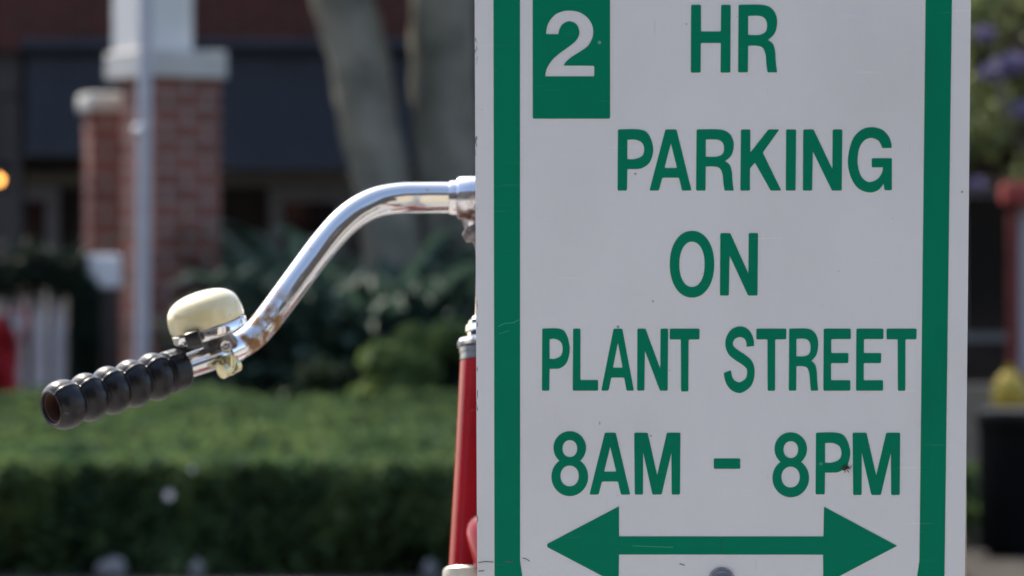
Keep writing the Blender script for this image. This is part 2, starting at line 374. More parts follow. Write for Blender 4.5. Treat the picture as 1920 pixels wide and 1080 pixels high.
sign_white = mat('sign_sheeting', (0.72, 0.75, 0.79), 0.42, spec=0.4)
def sign_wear(m, base, light, dark, fine):
    spots_over(m, base, dark, 11, 0.58, 0.95, detail=8)
    n = m.node_tree.nodes; l = m.node_tree.links; b = n['Principled BSDF']; tc = n.new('ShaderNodeTexCoord')
    vo = n.new('ShaderNodeTexVoronoi'); vo.inputs['Scale'].default_value = fine; l.new(tc.outputs['Object'], vo.inputs['Vector'])
    sep = n.new('ShaderNodeSeparateColor'); l.new(vo.outputs['Color'], sep.inputs[0])
    rad = n.new('ShaderNodeMapRange'); rad.inputs[1].default_value = 0.62; rad.inputs[2].default_value = 1.0; rad.inputs[3].default_value = 0.0; rad.inputs[4].default_value = 0.10
    l.new(sep.outputs[0], rad.inputs[0])
    lt = n.new('ShaderNodeMath'); lt.operation = 'LESS_THAN'; l.new(vo.outputs['Distance'], lt.inputs[0]); l.new(rad.outputs[0], lt.inputs[1])
    sc_ = n.new('ShaderNodeMath'); sc_.operation = 'MULTIPLY'; l.new(lt.outputs[0], sc_.inputs[0]); l.new(sep.outputs[1], sc_.inputs[1])
    mx = n.new('ShaderNodeMix'); mx.data_type = 'RGBA'; l.new(b.inputs['Base Color'].links[0].from_socket, mx.inputs[6])
    mx.inputs[7].default_value = (*light, 1); l.new(sc_.outputs[0], mx.inputs[0]); l.new(mx.outputs[2], b.inputs['Base Color'])
    # broad fading and fine scuffs running across the face
    def over(colr, vec_scale, lo, hi, amount, det=4, rot=0.0, keep=None):
        mp = n.new('ShaderNodeMapping'); mp.inputs['Scale'].default_value = vec_scale; mp.inputs['Rotation'].default_value = (0, rot, 0)
        l.new(tc.outputs['Object'], mp.inputs['Vector'])
        q = n.new('ShaderNodeTexNoise'); q.inputs['Scale'].default_value = 1; q.inputs['Detail'].default_value = det; l.new(mp.outputs[0], q.inputs['Vector'])
        g = n.new('ShaderNodeMapRange'); g.inputs[1].default_value = lo; g.inputs[2].default_value = hi; g.inputs[4].default_value = amount; l.new(q.outputs['Fac'], g.inputs[0])
        k_ = n.new('ShaderNodeMix'); k_.data_type = 'RGBA'; l.new(b.inputs['Base Color'].links[0].from_socket, k_.inputs[6]); k_.inputs[7].default_value = (*colr, 1)
        f_ = g.outputs[0]
        if keep is not None:
            sx = n.new('ShaderNodeSeparateXYZ'); l.new(tc.outputs['Object'], sx.inputs[0]); c_ = n.new('ShaderNodeMath'); c_.operation = 'LESS_THAN'; l.new(sx.outputs[0], c_.inputs[0]); c_.inputs[1].default_value = keep
            m_ = n.new('ShaderNodeMath'); m_.operation = 'MULTIPLY'; l.new(f_, m_.inputs[0]); l.new(c_.outputs[0], m_.inputs[1]); f_ = m_.outputs[0]
        l.new(f_, k_.inputs[0]); l.new(k_.outputs[2], b.inputs['Base Color'])
    over(tuple(c * 0.82 for c in base), (9, 9, 5), 0.45, 0.75, 0.45, 5)
    over(tuple(min(1, c * 1.08 + 0.06) for c in base), (26, 26, 520), 0.70, 0.80, 0.45, 2, 0.07)
    over(tuple(c * 0.7 for c in base), (320, 60, 40), 0.74, 0.82, 0.4, 2, -0.05)
    over((0.10, 0.09, 0.08), (300, 300, 85), 0.60, 0.64, 0.8, 3, 0, to_sign(893, 540)[0] + 0.0009)
    # faint orange-peel of the sheeting
    nz = n.new('ShaderNodeTexNoise'); nz.inputs['Scale'].default_value = 420; l.new(tc.outputs['Object'], nz.inputs['Vector'])
    bp = n.new('ShaderNodeBump'); bp.inputs['Strength'].default_value = 0.06; bp.inputs['Distance'].default_value = 0.002
    l.new(nz.outputs['Fac'], bp.inputs['Height']); l.new(bp.outputs[0], b.inputs['Normal'])
sign_wear(sign_white, (0.72, 0.75, 0.79), (0.30, 0.29, 0.28), (0.66, 0.67, 0.70), 95)
sign_green = mat('sign_green', (0.0008, 0.212, 0.118), 0.45, spec=0.06)
sign_wear(sign_green, (0.0008, 0.212, 0.118), (0.18, 0.42, 0.33), (0.001, 0.155, 0.092), 80)
alu = mat('bare_aluminium', (0.45, 0.40, 0.33), 0.5, metal=0.6, var=0.2, scale=40)
galv = mat('galvanised', (0.42, 0.43, 0.45), 0.5, metal=0.8, var=0.2, scale=25)

sign = thing('parking_sign', (CX, 2.52, 0), 'white parking sign with green border, two hour limit and double arrow, on a metal post', 'sign')
T_, B_ = -190, 1203
def sign_quad(l0, r0, l1, r1, y0, y1): return [(l0, y0), (r0, y0), (r1, y1), (l1, y1)]
def edge(xa, xb, y): return xa + (xb - xa) * y / 1080.0
outer = sign_quad(edge(889.8, 894.6, T_), edge(1820.5, 1809.3, T_), edge(889.8, 894.6, B_), edge(1820.5, 1809.3, B_), T_, B_)
def plate_poly(grow): return rounded([to_sign(*p) for p in outer], 0.030)
bm = bmesh.new(); pl = plate_poly(0)
fr = [bm.verts.new(S0 + SU * u + SV * v) for u, v in pl]; bk = [bm.verts.new(S0 + SU * u + SV * v - SN * 0.0018) for u, v in pl]
f0 = bm.faces.new(fr); f1 = bm.faces.new(bk[::-1]); n_ = len(fr)
for k in range(n_): bm.faces.new((fr[k], bk[k], bk[(k + 1) % n_], fr[(k + 1) % n_]))
bmesh.ops.recalc_face_normals(bm, faces=bm.faces)
plate = obj('plate', bm, sign_white, sign); plate.data.materials.append(alu)
for p in plate.data.polygons: p.material_index = 0 if len(p.vertices) > 8 and p.normal.dot(SN) > 0 else 1
bm = bmesh.new(); bq = [to_sign(*p) for p in [(900, -150), (1812, -150), (1813.5, 1199), (900, 1199)]]
fr = [bm.verts.new(S0 + SU * u + SV * v - SN * 0.0019) for u, v in rounded(bq, 0.03)]; bk = [bm.verts.new(v.co - SN * 0.0012) for v in fr]
bm.faces.new(fr); bm.faces.new(bk[::-1])
for k in range(len(fr)): bm.faces.new((fr[k], bk[k], bk[(k + 1) % len(fr)], fr[(k + 1) % len(fr)]))
bmesh.ops.recalc_face_normals(bm, faces=bm.faces)
obj('backing_plate', bm, mat('stained_backing', (0.42, 0.38, 0.30), 0.6, var=0.2, scale=60), sign)
# border: outer and inner rounded rectangles
bt, bb_ = -158, 1172
bo = rounded([(edge(925.4, 927.4, bt), bt), (edge(1784.8, 1770.8, bt), bt), (edge(1784.8, 1770.8, bb_), bb_), (edge(925.4, 927.4, bb_), bb_)], 95)
it, ib = -110, 1124
bi = rounded([(edge(974.9, 975.2, it), it), (edge(1735.6, 1723.6, it), it), (edge(1735.6, 1723.6, ib), ib), (edge(974.9, 975.2, ib), ib)], 72)
decal('border', [bo, bi], 0.0003, 0.0, sign_green, sign)
decal('hour_panel', [rounded([(998.8, -40), (1143.8, -40), (1144, 222.4), (999, 222.4)], 3)] + glyph('2', 1022.2, 1114.2, 20, 143.3, 2.5), 0.0003, 0.0, sign_green, sign)
lines = {}
for ch, a, b, c, d in [('H', 1295.3, 1370, 9.2, 136.1), ('R', 1383.9, 1457.2, 9.2, 135.6),
    ('P', 1158, 1224.9, 242.9, 357.3), ('A', 1217.8, 1296.6, 242.9, 357.3), ('R', 1305.1, 1375.9, 242.9, 357.3), ('K', 1388.2, 1464.9, 242.9, 357.3), ('I', 1473.4, 1492.7, 242.9, 357.3), ('N', 1505.4, 1579.3, 242.9, 357.3), ('G', 1589.8, 1672.2, 238.7, 360.8),
    ('O', 1255.8, 1339.2, 433, 557.9), ('N', 1349.9, 1421.3, 437.2, 554),
    ('P', 1016.2, 1068.3, 616.3, 732.4), ('L', 1073.9, 1121.4, 616.3, 732.4), ('A', 1127.4, 1188.6, 616.3, 732.4), ('N', 1194.6, 1252.7, 616.3, 732.4), ('T', 1255.8, 1311.8, 616.3, 733.8),
    ('S', 1356.2, 1415.3, 612, 736.7), ('T', 1418.1, 1474.4, 616.3, 732.6), ('R', 1479, 1534.2, 616.3, 732.4), ('E', 1543.8, 1595.1, 616.3, 732.4), ('E', 1605, 1656.4, 616.3, 732.4), ('T', 1662.3, 1718.6, 616.3, 732.6),
    ('8', 1033.6, 1102.8, 808.6, 930), ('A', 1105.3, 1181.7, 811.4, 927.2), ('M', 1189.2, 1275.8, 811.4, 927.2), ('-', 1338.3, 1388, 859.7, 878.9),
    ('8', 1448, 1517, 810.6, 932.2), ('P', 1529.2, 1594.2, 811.4, 926.8), ('M', 1598.6, 1687.8, 811.4, 928)]:
    lines.setdefault(int(d / 100), []).extend(glyph(ch, a, b, c, d))
for q in lines.values(): decal('lettering', q, 0.0003, 0.0, sign_green, sign)
decal('arrow', [rounded([(1026, 1020), (1160.6, 949.4), (1160.8, 1005.6), (1352.0, 1005.8), (1352.0, 1039.6), (1160.5, 1039.6), (1160, 1096), (1026, 1025.5)], 1.2),
                rounded([(1352.7, 1005.8), (1544, 1005.8), (1545, 950), (1682, 1023.4), (1543.5, 1096), (1543.3, 1039.8), (1352.7, 1039.7)], 1.2)], 0.0003, 0.0, sign_green, sign)
def mark(pts, w0): return corners(stroke(pts, w0, 1.0), 0.1)
decal('scuff', [mark([(934, 612), (948, 606), (962, 605), (974, 599)], 1.6), mark([(1186, 1023), (1220, 1024.5), (1262, 1026)], 1.5), mark([(936, 626), (955, 620)], 1.0)], 0.00035, 0.0, mat('scuff_pale', (0.02, 0.32, 0.21), 0.6), sign)
decal('dark_scuff', [mark([(980, 1046), (986, 1048), (993, 1052)], 1.0), mark([(1274, 1057), (1284, 1060)], 1.0), mark([(897, 1055), (910, 1053), (925, 1054)], 1.1), mark([(948, 1053.5), (962, 1052.5)], 1.8), mark([(897, 1071), (908, 1070)], 1.2), mark([(1124, 791), (1125, 796)], 0.9)], 0.0004, 0.0, mat('scuff_dark', (0.10, 0.10, 0.10), 0.7), sign)
decal('arrow_seam', [[(1352.05, 1006), (1352.65, 1006), (1352.65, 1039.5), (1352.05, 1039.5)]], 0.0002, 0.0, mat('seam_dark', (0.004, 0.05, 0.035), 0.6), sign)
for py in (1089, -71):
    bm = bmesh.new(); u, v = to_sign(1353, py); o = S0 + SU * u + SV * v
    lathe(bm, o, SN, [(0, -0.001), (0.0085, -0.001), (0.0085, 0.0012), (0.0072, 0.0014), (0.0068, 0.003), (0.0045, 0.0044), (0.0022, 0.0046), (0.0018, 0.003), (0, 0.003)], 24)
    obj('bolt', bm, mat('bolt_metal', (0.35, 0.36, 0.40), 0.35, metal=1.0, var=0.3, scale=200), sign, autosmooth=35)
# U-channel post behind, leaning with the sign, down to the pavement
bm = bmesh.new(); v0 = (0.03 - ZC) / SV.z; v0 = -ZC / SV.z + 0.0
sec = [(-0.030, 0.0), (-0.018, 0.0), (-0.014, 0.026), (0.014, 0.026), (0.018, 0.0), (0.030, 0.0), (0.030, 0.003), (0.020, 0.003), (0.016, 0.029), (-0.016, 0.029), (-0.020, 0.003), (-0.030, 0.003)]
lo, hi = [], []
for x, d in sec:
    q = S0 + SU * x - SN * (0.0034 + d); lo.append(bm.verts.new(q + SV * ((-0.05 - q.z) / SV.z))); hi.append(bm.verts.new(q + SV * 0.235))
for k in range(len(sec)): bm.faces.new((lo[k], lo[(k + 1) % 12], hi[(k + 1) % 12], hi[k]))
bm.faces.new(hi); bmesh.ops.recalc_face_normals(bm, faces=bm.faces)
obj('post', bm, galv, sign)
# dead insect stuck beside the second P
bug = mat('insect_brown', (0.05, 0.022, 0.015), 0.7, var=0.5, scale=900)
u, v = to_sign(1587.5, 878.5); o = S0 + SU * u + SV * v + SN * 0.0004
bm = bmesh.new()
def on(x, y, h=0): return o + SU * x + SV * y + SN * h
lathe(bm, on(-0.0014, 0.0002, 0.0006), (SU * 0.9 + SV * 0.25), [(0, -0.0016), (0.0009, -0.0012), (0.0013, -0.0002), (0.001, 0.001), (0.0006, 0.0014), (0.001, 0.002), (0.0008, 0.0027), (0, 0.003)], 10)
for x, y, ex, ey in [(0.001, 0.0008, 0.0032, 0.0014), (0.0008, 0.0004, 0.0026, -0.0002), (0.0002, -0.0006, 0.0012, -0.0022), (-0.001, -0.0006, -0.0012, -0.0024), (-0.001, 0.001, -0.0022, 0.002), (0.0, 0.001, 0.0004, 0.0028)]:
    tube(bm, [on(x, y, 0.0008), on((x + ex) / 2, (y + ey) / 2, 0.0013), on(ex, ey, 0.0001)], 0.00022, 5)
tag(ground_origin(obj('dead_insect', bm, bug)), 'tiny brown dead insect stuck on the sign between the last P and M', 'insect')

# ------------------------------------------------------------------ the bicycle
chrome = mat('chrome', (0.78, 0.78, 0.80), 0.07, metal=1.0, bump=0.02, bscale=70)
BK = Vector((-0.02, 2.92, 0))
bike = thing('bicycle', BK, 'red bicycle with chrome handlebar, ribbed black grip and cream bell, behind the parking sign', 'bicycle')
bell_p = P(474, 612, 2.835)
chrome_bar = mat('chrome_handlebar', (0.70, 0.70, 0.70), 0.07, metal=1.0, bump=0.015, bscale=60)
spots_over(chrome_bar, (0.70, 0.70, 0.70), (0.22, 0.10, 0.02), 95, 0.42, 0.56, where=(bell_p - BK, 0.042), rough=0.4)
spots_over(chrome_bar, (0.70, 0.70, 0.70), (0.30, 0.15, 0.05), 160, 0.70, 0.78, rough=0.6)
bar = [(925, 371, 2.910, 29.5), (845, 371, 2.910, 29.5), (790, 371, 2.908, 29.3), (748, 372, 2.904, 29), (708, 379, 2.898, 28.5), (672, 396, 2.890, 28.3), (640, 422, 2.883, 28), (604, 463, 2.875, 27.6), (570, 508, 2.866, 27.2), (536, 554, 2.857, 27), (503, 598, 2.847, 26.6), (475, 630, 2.838, 26), (442, 652, 2.828, 25), (405, 668, 2.816, 24), (345, 689, 2.800, 23.4), (300, 704, 2.788, 23.2)]
bp = smooth_path(bar, 6)
left_pts = [P(a, b, y) for a, b, y, r in bp]; left_rad = [r * y / FPX for a, b, y, r in bp]
MX = P(925, 371, 2.91).x
right_pts = [Vector((2 * MX - p.x, p.y, p.z)) for p in left_pts]
bm = bmesh.new(); tube(bm, left_pts[::-1] + right_pts[1:], left_rad[::-1] + left_rad[1:], 40)
hb = obj('handlebar', bm, chrome_bar, bike, autosmooth=50)
# ferrules beside the stem clamp
for s in (1, -1):
    bm = bmesh.new(); c = P(851, 371, 2.91)
    if s < 0: c.x = 2 * MX - c.x
    rr = 2.91 / FPX
    lathe(bm, c, (s, 0, 0), [(29.6 * rr, -9 * rr), (31.5 * rr, -8 * rr), (32.5 * rr, -3 * rr), (32.5 * rr, 5 * rr), (29.6 * rr, 7 * rr)], 40)
    obj('ferrule', bm, chrome, hb, autosmooth=40)
rubber = mat('black_rubber', (0.006, 0.0065, 0.009), 0.31, spec=0.38, var=0.3, scale=60, bump=0.08, bscale=300)
spots_over(rubber, (0.006, 0.0065, 0.009), (0.10, 0.10, 0.11), 110, 0.68, 0.8, rough=0.7)
spots_over(rubber, (0.006, 0.0065, 0.009), (0.45, 0.43, 0.40), 260, 0.50, 0.56, where=(P(123, 787, 2.715) - BK, 0.007), rough=0.8)
inner_dark = mat('rusty_tube_inside', (0.06, 0.025, 0.018), 0.7, var=0.4, scale=90)
def grip(mirror):
    a = P(341, 691, 2.799); e = P(96, 766, 2.729)
    if mirror: a.x = 2 * MX - a.x; e.x = 2 * MX - e.x
    ax = (e - a).normalized(); Lg = (e - a).length; k = 2.77 / FPX; prof = []
    N = 150
    centres = [0.215, 0.385, 0.555, 0.725]
    for i in range(N + 1):
        t = i / N; r = 30.0
        if t < 0.125: r = 40.5 - 2.0 * max(0, (0.02 - t) / 0.02) ** 2 * 2
        for c in centres:
            x = (t - c) / 0.085
            if abs(x) <= 1: r = 29.5 + 16.5 * max(0, 1 - x * x) ** 0.7
        if t > 0.81:
            x = (t - 0.905) / 0.095; r = 30.0 + 16.5 * max(0, 1 - abs(x) ** 2.4) ** 0.6
        prof.append((r * k, t * Lg))
    # soften the valleys
    rr = np.array([p[0] for p in prof]); ker = np.array([1, 2, 1]) / 4; sm = np.convolve(np.pad(rr, 1, mode='edge'), ker, 'valid'); prof = [(sm[i], prof[i][1]) for i in range(N + 1)]
    start = [(23.5 * k, 0.0006)]; 
    end = [(35 * k, Lg * 1.002), (30.5 * k, Lg * 1.001), (29.5 * k, Lg * 0.992), (29 * k, Lg * 0.93)]
    bm = bmesh.new(); lathe(bm, a, ax, start + prof + end, 108)
    # moulding seam: a fine raised line on opposite sides of the grip
    side = (Vector((0, 0, 1)).cross(ax)).normalized(); upv = ax.cross(side).normalized(); sd = (Vector((0, -1, 0)) * 0.8 + Vector((0, 0, 1)) * 0.75); sd = (sd - ax * sd.dot(ax)).normalized()
    for v in bm.verts:
        q = v.co - a; h = q.dot(ax); w_ = q - ax * h
        if w_.length > 30 * k:
            ca = abs(w_.normalized().dot(sd))
            if ca > 0.9985: v.co += w_.normalized() * 0.0007
    g = obj('grip', bm, rubber, bike, smooth=True)
    bm = bmesh.new(); lathe(bm, a, ax, [(28.9 * k, Lg * 0.985), (26 * k, Lg * 0.984), (25 * k, Lg * 0.95), (21 * k, Lg * 0.7), (0, Lg * 0.69)], 48)
    obj('tube_end', bm, inner_dark, g, autosmooth=40)
grip(False); grip(True)

# bell: cream dome, chrome base, clamp, black thumb lever
cream = mat('cream_enamel', (0.68, 0.58, 0.31), 0.25, spec=0.5, coat=0.9, col2=(0.76, 0.67, 0.40), scale=38)
ax = Vector((-0.29, -0.13, 0.957)).normalized(); rc = P(389, 607, 2.802); kk = 2.80 / FPX
spots_over(cream, (0.7, 0.63, 0.4), (0.28, 0.12, 0.03), 230, 0.60, 0.70, where=(P(446, 582, 2.78) - BK, 0.009), rough=0.6)
spots_over(cream, (0.7, 0.63, 0.4), (0.35, 0.38, 0.36), 260, 0.58, 0.66, where=(P(319, 598, 2.78) - BK, 0.007), rough=0.5)
prof = [(25.4, -0.4), (26.6, -0.6), (27.3, 0.2), (27.6, 2), (27.7, 5), (27.4, 8.5), (26.6, 12), (25.0, 15.4), (22.6, 18.2), (19.2, 20.5), (15, 22.2), (10, 23.3), (5, 23.9), (0, 24.1)]
prof = [(r, h) for r, h in smooth_path(prof, 4)]
bm = bmesh.new(); lathe(bm, rc, ax, [(max(0, r) / 1000, h / 1000) for r, h in prof[:-1]] + [(0, 0.0241)], 80)
bell = obj('bell', bm, cream, bike, smooth=True)
bm = bmesh.new(); lathe(bm, rc, ax, [(r / 1000, h / 1000) for r, h in [(0, -2), (25.2, -1.6), (27.0, -1.4), (27.6, -2.6), (27.4, -7), (26.4, -8.2), (24.6, -9), (20, -9.6), (0, -9.6)]], 72)
obj('bell_base', bm, chrome, bell, autosmooth=35)
fwd = Vector((0, -1, 0)); fwd = (fwd - ax * fwd.dot(ax)).normalized(); sid = fwd.cross(ax).normalized()
if sid.x > 0: sid = -sid
blackp = mat('black_plastic', (0.01, 0.01, 0.011), 0.28, spec=0.5)
bm = bmesh.new(); c = P(362, 634, 2.772)
Mx = Matrix((( -sid).to_4d(), (-fwd).to_4d(), ax.to_4d())).to_3x3().transposed().to_4x4(); Mx.translation = c
box(bm, (-0.0055, -0.006, -0.0062), (0.0055, 0.010, 0.0052), Mx, bevel=0.0014)
box(bm, (-0.003, 0.004, -0.0085), (0.003, 0.02, -0.005), Mx, bevel=0.0006)
obj('bell_lever', bm, blackp, bell, autosmooth=40)
brass = mat('yellowed_clamp', (0.62, 0.58, 0.36), 0.22, metal=0.85, var=0.25, scale=80)
bm = bmesh.new()
tA, tB = Vector(P(452, 646, 2.832)), Vector(P(408, 667, 2.817)); td = (tB - tA).normalized(); rb = 26.5 * 2.82 / FPX
lathe(bm, (tA + tB) / 2 + (tA - tB) * 0.02, td, [(rb - 0.0012, -0.0058), (rb + 0.0006, -0.0058), (rb + 0.0008, 0.0058), (rb - 0.0012, 0.0058)], 40)
obj('clamp_band', bm, chrome, bell, autosmooth=35)
bm = bmesh.new()     # bracket between band and base
q0 = rc - ax * 0.0096; q1 = (tA + tB) / 2
tube(bm, [q0 + ax * 0.001 + (tA - q0).normalized() * 0.004, (q0 + q1) / 2 + (tA - tB).normalized() * 0.004, q1], [0.012, 0.0085, 0.0095], 20)
obj('bracket', bm, mat('worn_bracket', (0.30, 0.29, 0.28), 0.3, metal=1.0, col2=(0.06, 0.05, 0.045), scale=140), bell, autosmooth=40)
bm = bmesh.new(); c = P(430, 690, 2.806); dn = Vector((0.25, -0.15, -0.95)).normalized()
tube(bm, [c - td * 0.0075 , c + td * 0.0075], [0.0055, 0.0055], 20)
lathe(bm, c + Vector((0, -0.003, 0.0015)), Vector((0, -1, 0.12)), [(0, -0.008), (0.0062, -0.008), (0.0068, -0.001), (0.0062, 0.0004), (0.003, 0.0008), (0.0024, 0.0), (0, 0)], 24)
tube(bm, [c + Vector((0, 0, 0.009)), c], [0.006, 0.006], 12)
obj('clamp_tab', bm, brass, bell, autosmooth=40)
bm = bmesh.new(); c = P(423, 648, 2.795)     # clamp screw
lathe(bm, c, Vector((0, -1, 0.2)), [(0, -0.01), (0.0036, -0.01), (0.004, -0.001), (0.0034, 0.0008), (0.0018, 0.001), (0.0012, 0), (0, 0)], 20)
obj('clamp_screw', bm, chrome, bell, autosmooth=35)

# stem, headset and head tube on the steering axis
HA0, HA1 = P(916, 640, 2.92), P(892, 1075, 2.885)
hax = (HA0 - HA1).normalized(); kh = 2.92 / FPX
stem_m = mat('stem_chrome', (0.74, 0.74, 0.77), 0.12, metal=1.0, bump=0.03, bscale=60)
spots_over(stem_m, (0.74, 0.74, 0.77), (0.10, 0.035, 0.018), 90, 0.38, 0.56, where=(P(884, 432, 2.90) - BK, 0.03), rough=0.7)
bm = bmesh.new(); cb = P(925, 371, 2.91)
rk = 2.91 / FPX
bx = lambda y: P(925, y, 2.915)
lathe(bm, cb, (1, 0, 0), [(30 * rk, -68 * rk), (37 * rk, -68 * rk), (40 * rk, -63 * rk), (40.5 * rk, -40 * rk), (41 * rk, 0), (40.5 * rk, 40 * rk), (40 * rk, 63 * rk), (37 * rk, 68 * rk), (30 * rk, 68 * rk)], 48)
stem = obj('stem', bm, stem_m, bike, autosmooth=40)
bm = bmesh.new(); o = P(925, 371, 2.918)
tube(bm, [o, P(925, 400, 2.918), P(924, 425, 2.918), P(923, 447, 2.918), P(922, 462, 2.918), P(922, 480, 2.918), HA0 + hax * 0.02, HA0 - hax * 0.03], [0.022, 0.0245, 0.022, 0.017, 0.0125, 0.0112, 0.0112, 0.0112], 40)
obj('quill', bm, stem_m, stem, autosmooth=50)
bm = bmesh.new()   # pinch bolt under the clamp
lathe(bm, P(882, 440, 2.897), (-0.2, -1, -0.1), [(0, -0.012), (0.0062, -0.012), (0.0066, 0), (0.005, 0.002), (0, 0.0024)], 6)
obj('pinch_bolt', bm, mat('rusty_bolt', (0.12, 0.06, 0.04), 0.5, metal=0.5, col2=(0.3, 0.3, 0.32), scale=200), stem)
bm = bmesh.new()
lathe(bm, HA0, hax, [(0.0112, 0.018), (0.014, 0.0175), (0.0155, 0.0145), (0.0155, 0.0115), (0.0172, 0.0112), (0.0174, 0.0065), (0.0158, 0.006), (0.0158, 0.002), (0.0112, 0.0015)], 12)
obj('lock_nut', bm, chrome, bike, autosmooth=25)
bm = bmesh.new()
lathe(bm, HA0, hax, [(0.0112, 0.002), (0.018, 0.0015), (0.0228, -0.0005), (0.0238, -0.0030), (0.0232, -0.0055), (0.0200, -0.0062), (0.014, -0.0064)], 48)
hr = obj('headset_race', bm, stem_m, bike, autosmooth=30)
bm = bmesh.new(); lathe(bm, HA0, hax, [(0.014, -0.0063), (0.0214, -0.0066), (0.0214, -0.0105), (0.0206, -0.0108), (0.0206, -0.0155), (0.0196, -0.0165), (0.015, -0.0165)], 48)
obj('headset_cup', bm, mat('dull_steel', (0.20, 0.205, 0.21), 0.32, metal=0.9, var=0.2, scale=90), bike, autosmooth=30)
red = mat('red_paint', (0.27, 0.005, 0.010), 0.2, spec=0.22, var=0.12, scale=20)
spots_over(red, (0.27, 0.005, 0.010), (0.03, 0.02, 0.02), 190, 0.70, 0.74, rough=0.6)
spots_over(red, (0.27, 0.005, 0.010), (0.07, 0.035, 0.025), 75, 0.66, 0.72, rough=0.7)
Lh = (HA0 - HA1).length
bm = bmesh.new(); lathe(bm, HA0, hax, [(0.014, -0.0166)] + [(0.0205 - 0.0004 * math.sin(math.pi * t), -0.0168 - (Lh - 0.0168 + 0.0) * t) for t in np.linspace(0, 1, 16)] + [(0.012, -Lh)], 48)
obj('head_tube', bm, red, bike, autosmooth=50)
ivory = mat('ivory_cup', (0.62, 0.60, 0.52), 0.35, var=0.1, scale=50, metal=0.2)
bm = bmesh.new(); lathe(bm, HA1, hax, [(0.012, 0.0035), (0.0225, 0.003), (0.0245, 0.001), (0.0245, -0.006), (0.022, -0.012), (0.012, -0.013)], 48)
obj('lower_cup', bm, ivory, bike, autosmooth=35)
# frame: curved step-through tubes running back behind the sign
RD = Vector((0.77, -0.64, 0)).normalized(); hp = HA0.lerp(HA1, 0.76); hq = HA0.lerp(HA1, 0.93)
bb = Vector((HA1.x, HA1.y, 0)) + RD * 0.62 + Vector((0, 0, 0.29)); seat_top = Vector((HA1.x, HA1.y, 0)) + RD * 0.74 + Vector((0, 0, 0.70)); rax = Vector((HA1.x, HA1.y, 0)) + RD * 1.07 + Vector((0, 0, 0.335))
bm = bmesh.new()
tp = smooth_path([(hp + Vector((.006, 0, -.004)))[:], (hp + Vector((0.0075, -0.022, -0.014)))[:], (hp + Vector((0.020, -0.050, -0.042)))[:], (hp + Vector((0.05, -0.09, -0.07)))[:], (hp + RD * 0.2 + Vector((0, 0, -0.20)))[:], (hp + RD * 0.40 + Vector((0, 0, -0.33)))[:], ((bb * 0.7 + seat_top * 0.3))[:]], 8)
tube(bm, tp, 0.0165, 24)
dp = smooth_path([hq[:], (hq + RD * 0.10 + Vector((0, 0, -0.10)))[:], (hq + RD * 0.3 + Vector((0, 0, -0.31)))[:], bb[:]], 8)
tube(bm, dp, 0.0155, 24)
tube(bm, [bb, seat_top], 0.0145, 20)
side3 = Vector((RD.y, -RD.x, 0))
for s in (1, -1):
    tube(bm, [bb + side3 * 0.03 * s, rax + side3 * 0.055 * s], 0.009, 12); tube(bm, [seat_top - Vector((0, 0, 0.03)) + side3 * 0.012 * s, rax + side3 * 0.055 * s], 0.008, 12)
lathe(bm, bb, side3, [(0, -0.036), (0.02, -0.036), (0.02, 0.036), (0, 0.036)], 24)
obj('frame', bm, red, bike, autosmooth=50)
fd = Vector((0.05, 1, 0)).normalized(); fsx = Vector((1, -0.05, 0)).normalized(); fax = Vector((HA1.x, HA1.y, 0.335)) + fd * 0.125
bm = bmesh.new()
for s in (1, -1):
    tube(bm, smooth_path([(HA1 - hax * 0.03 + fsx * 0.008 * s)[:], (HA1 - hax * 0.052 + fsx * 0.040 * s)[:], (HA1.lerp(fax, 0.55) + fsx * 0.054 * s - fd * 0.012)[:], (fax + fsx * 0.056 * s)[:]], 6), [0.0125] * 12 + [0.011] * 6 + [0.0085], 16)
obj('fork', bm, red, bike, autosmooth=50)
tyre_m = mat('tyre_rubber', (0.02, 0.02, 0.02), 0.7, bump=0.2, bscale=150)
def wheel(c, axis):
    axis = axis.normalized(); bm = bmesh.new(); n = 72; a = Vector((0, 0, 1)); b = axis.cross(a)
    def ring(bm, Rm, rs, flat=1.0):
        vs = [[bm.verts.new(c + (a * math.cos(2 * math.pi * i / n) + b * math.sin(2 * math.pi * i / n)) * (Rm + rs * math.cos(2 * math.pi * j / 12)) + axis * rs * flat * math.sin(2 * math.pi * j / 12)) for j in range(12)] for i in range(n)]
        for i in range(n):
            for j in range(12): bm.faces.new((vs[i][j], vs[(i + 1) % n][j], vs[(i + 1) % n][(j + 1) % 12], vs[i][(j + 1) % 12]))
    ring(bm, 0.312, 0.022); w_ = obj('wheel', bm, tyre_m, bike, smooth=True)
    bm = bmesh.new(); ring(bm, 0.285, 0.010, 1.3); obj('rim', bm, chrome, w_, smooth=True)
    bm = bmesh.new(); lathe(bm, c, axis, [(0, -0.06), (0.006, -0.06), (0.006, -0.04), (0.026, -0.036), (0.026, -0.032), (0.014, -0.028), (0.014, 0.028), (0.026, 0.032), (0.026, 0.036), (0.006, 0.04), (0.006, 0.06), (0, 0.06)], 24); obj('hub', bm, chrome, w_, autosmooth=35)
    bm = bmesh.new()
    for i in range(32):
        t0 = 2 * math.pi * i / 32; t1 = t0 + (0.5 if i % 4 < 2 else -0.5); s = 0.034 if i % 2 else -0.034
        tube(bm, [c + (a * math.cos(t1) + b * math.sin(t1)) * 0.024 + axis * s, c + (a * math.cos(t0) + b * math.sin(t0)) * 0.28], 0.001, 5)
    obj('spokes', bm, chrome, w_)
wheel(fax, fsx); wheel(rax, side3)
bm = bmesh.new(); sp = seat_top; tube(bm, [sp - Vector((0, 0, 0.1)), sp + Vector((0, 0, 0.09))], 0.0125, 16); obj('seat_post', bm, chrome, bike, autosmooth=40)
bm = bmesh.new(); rows = []
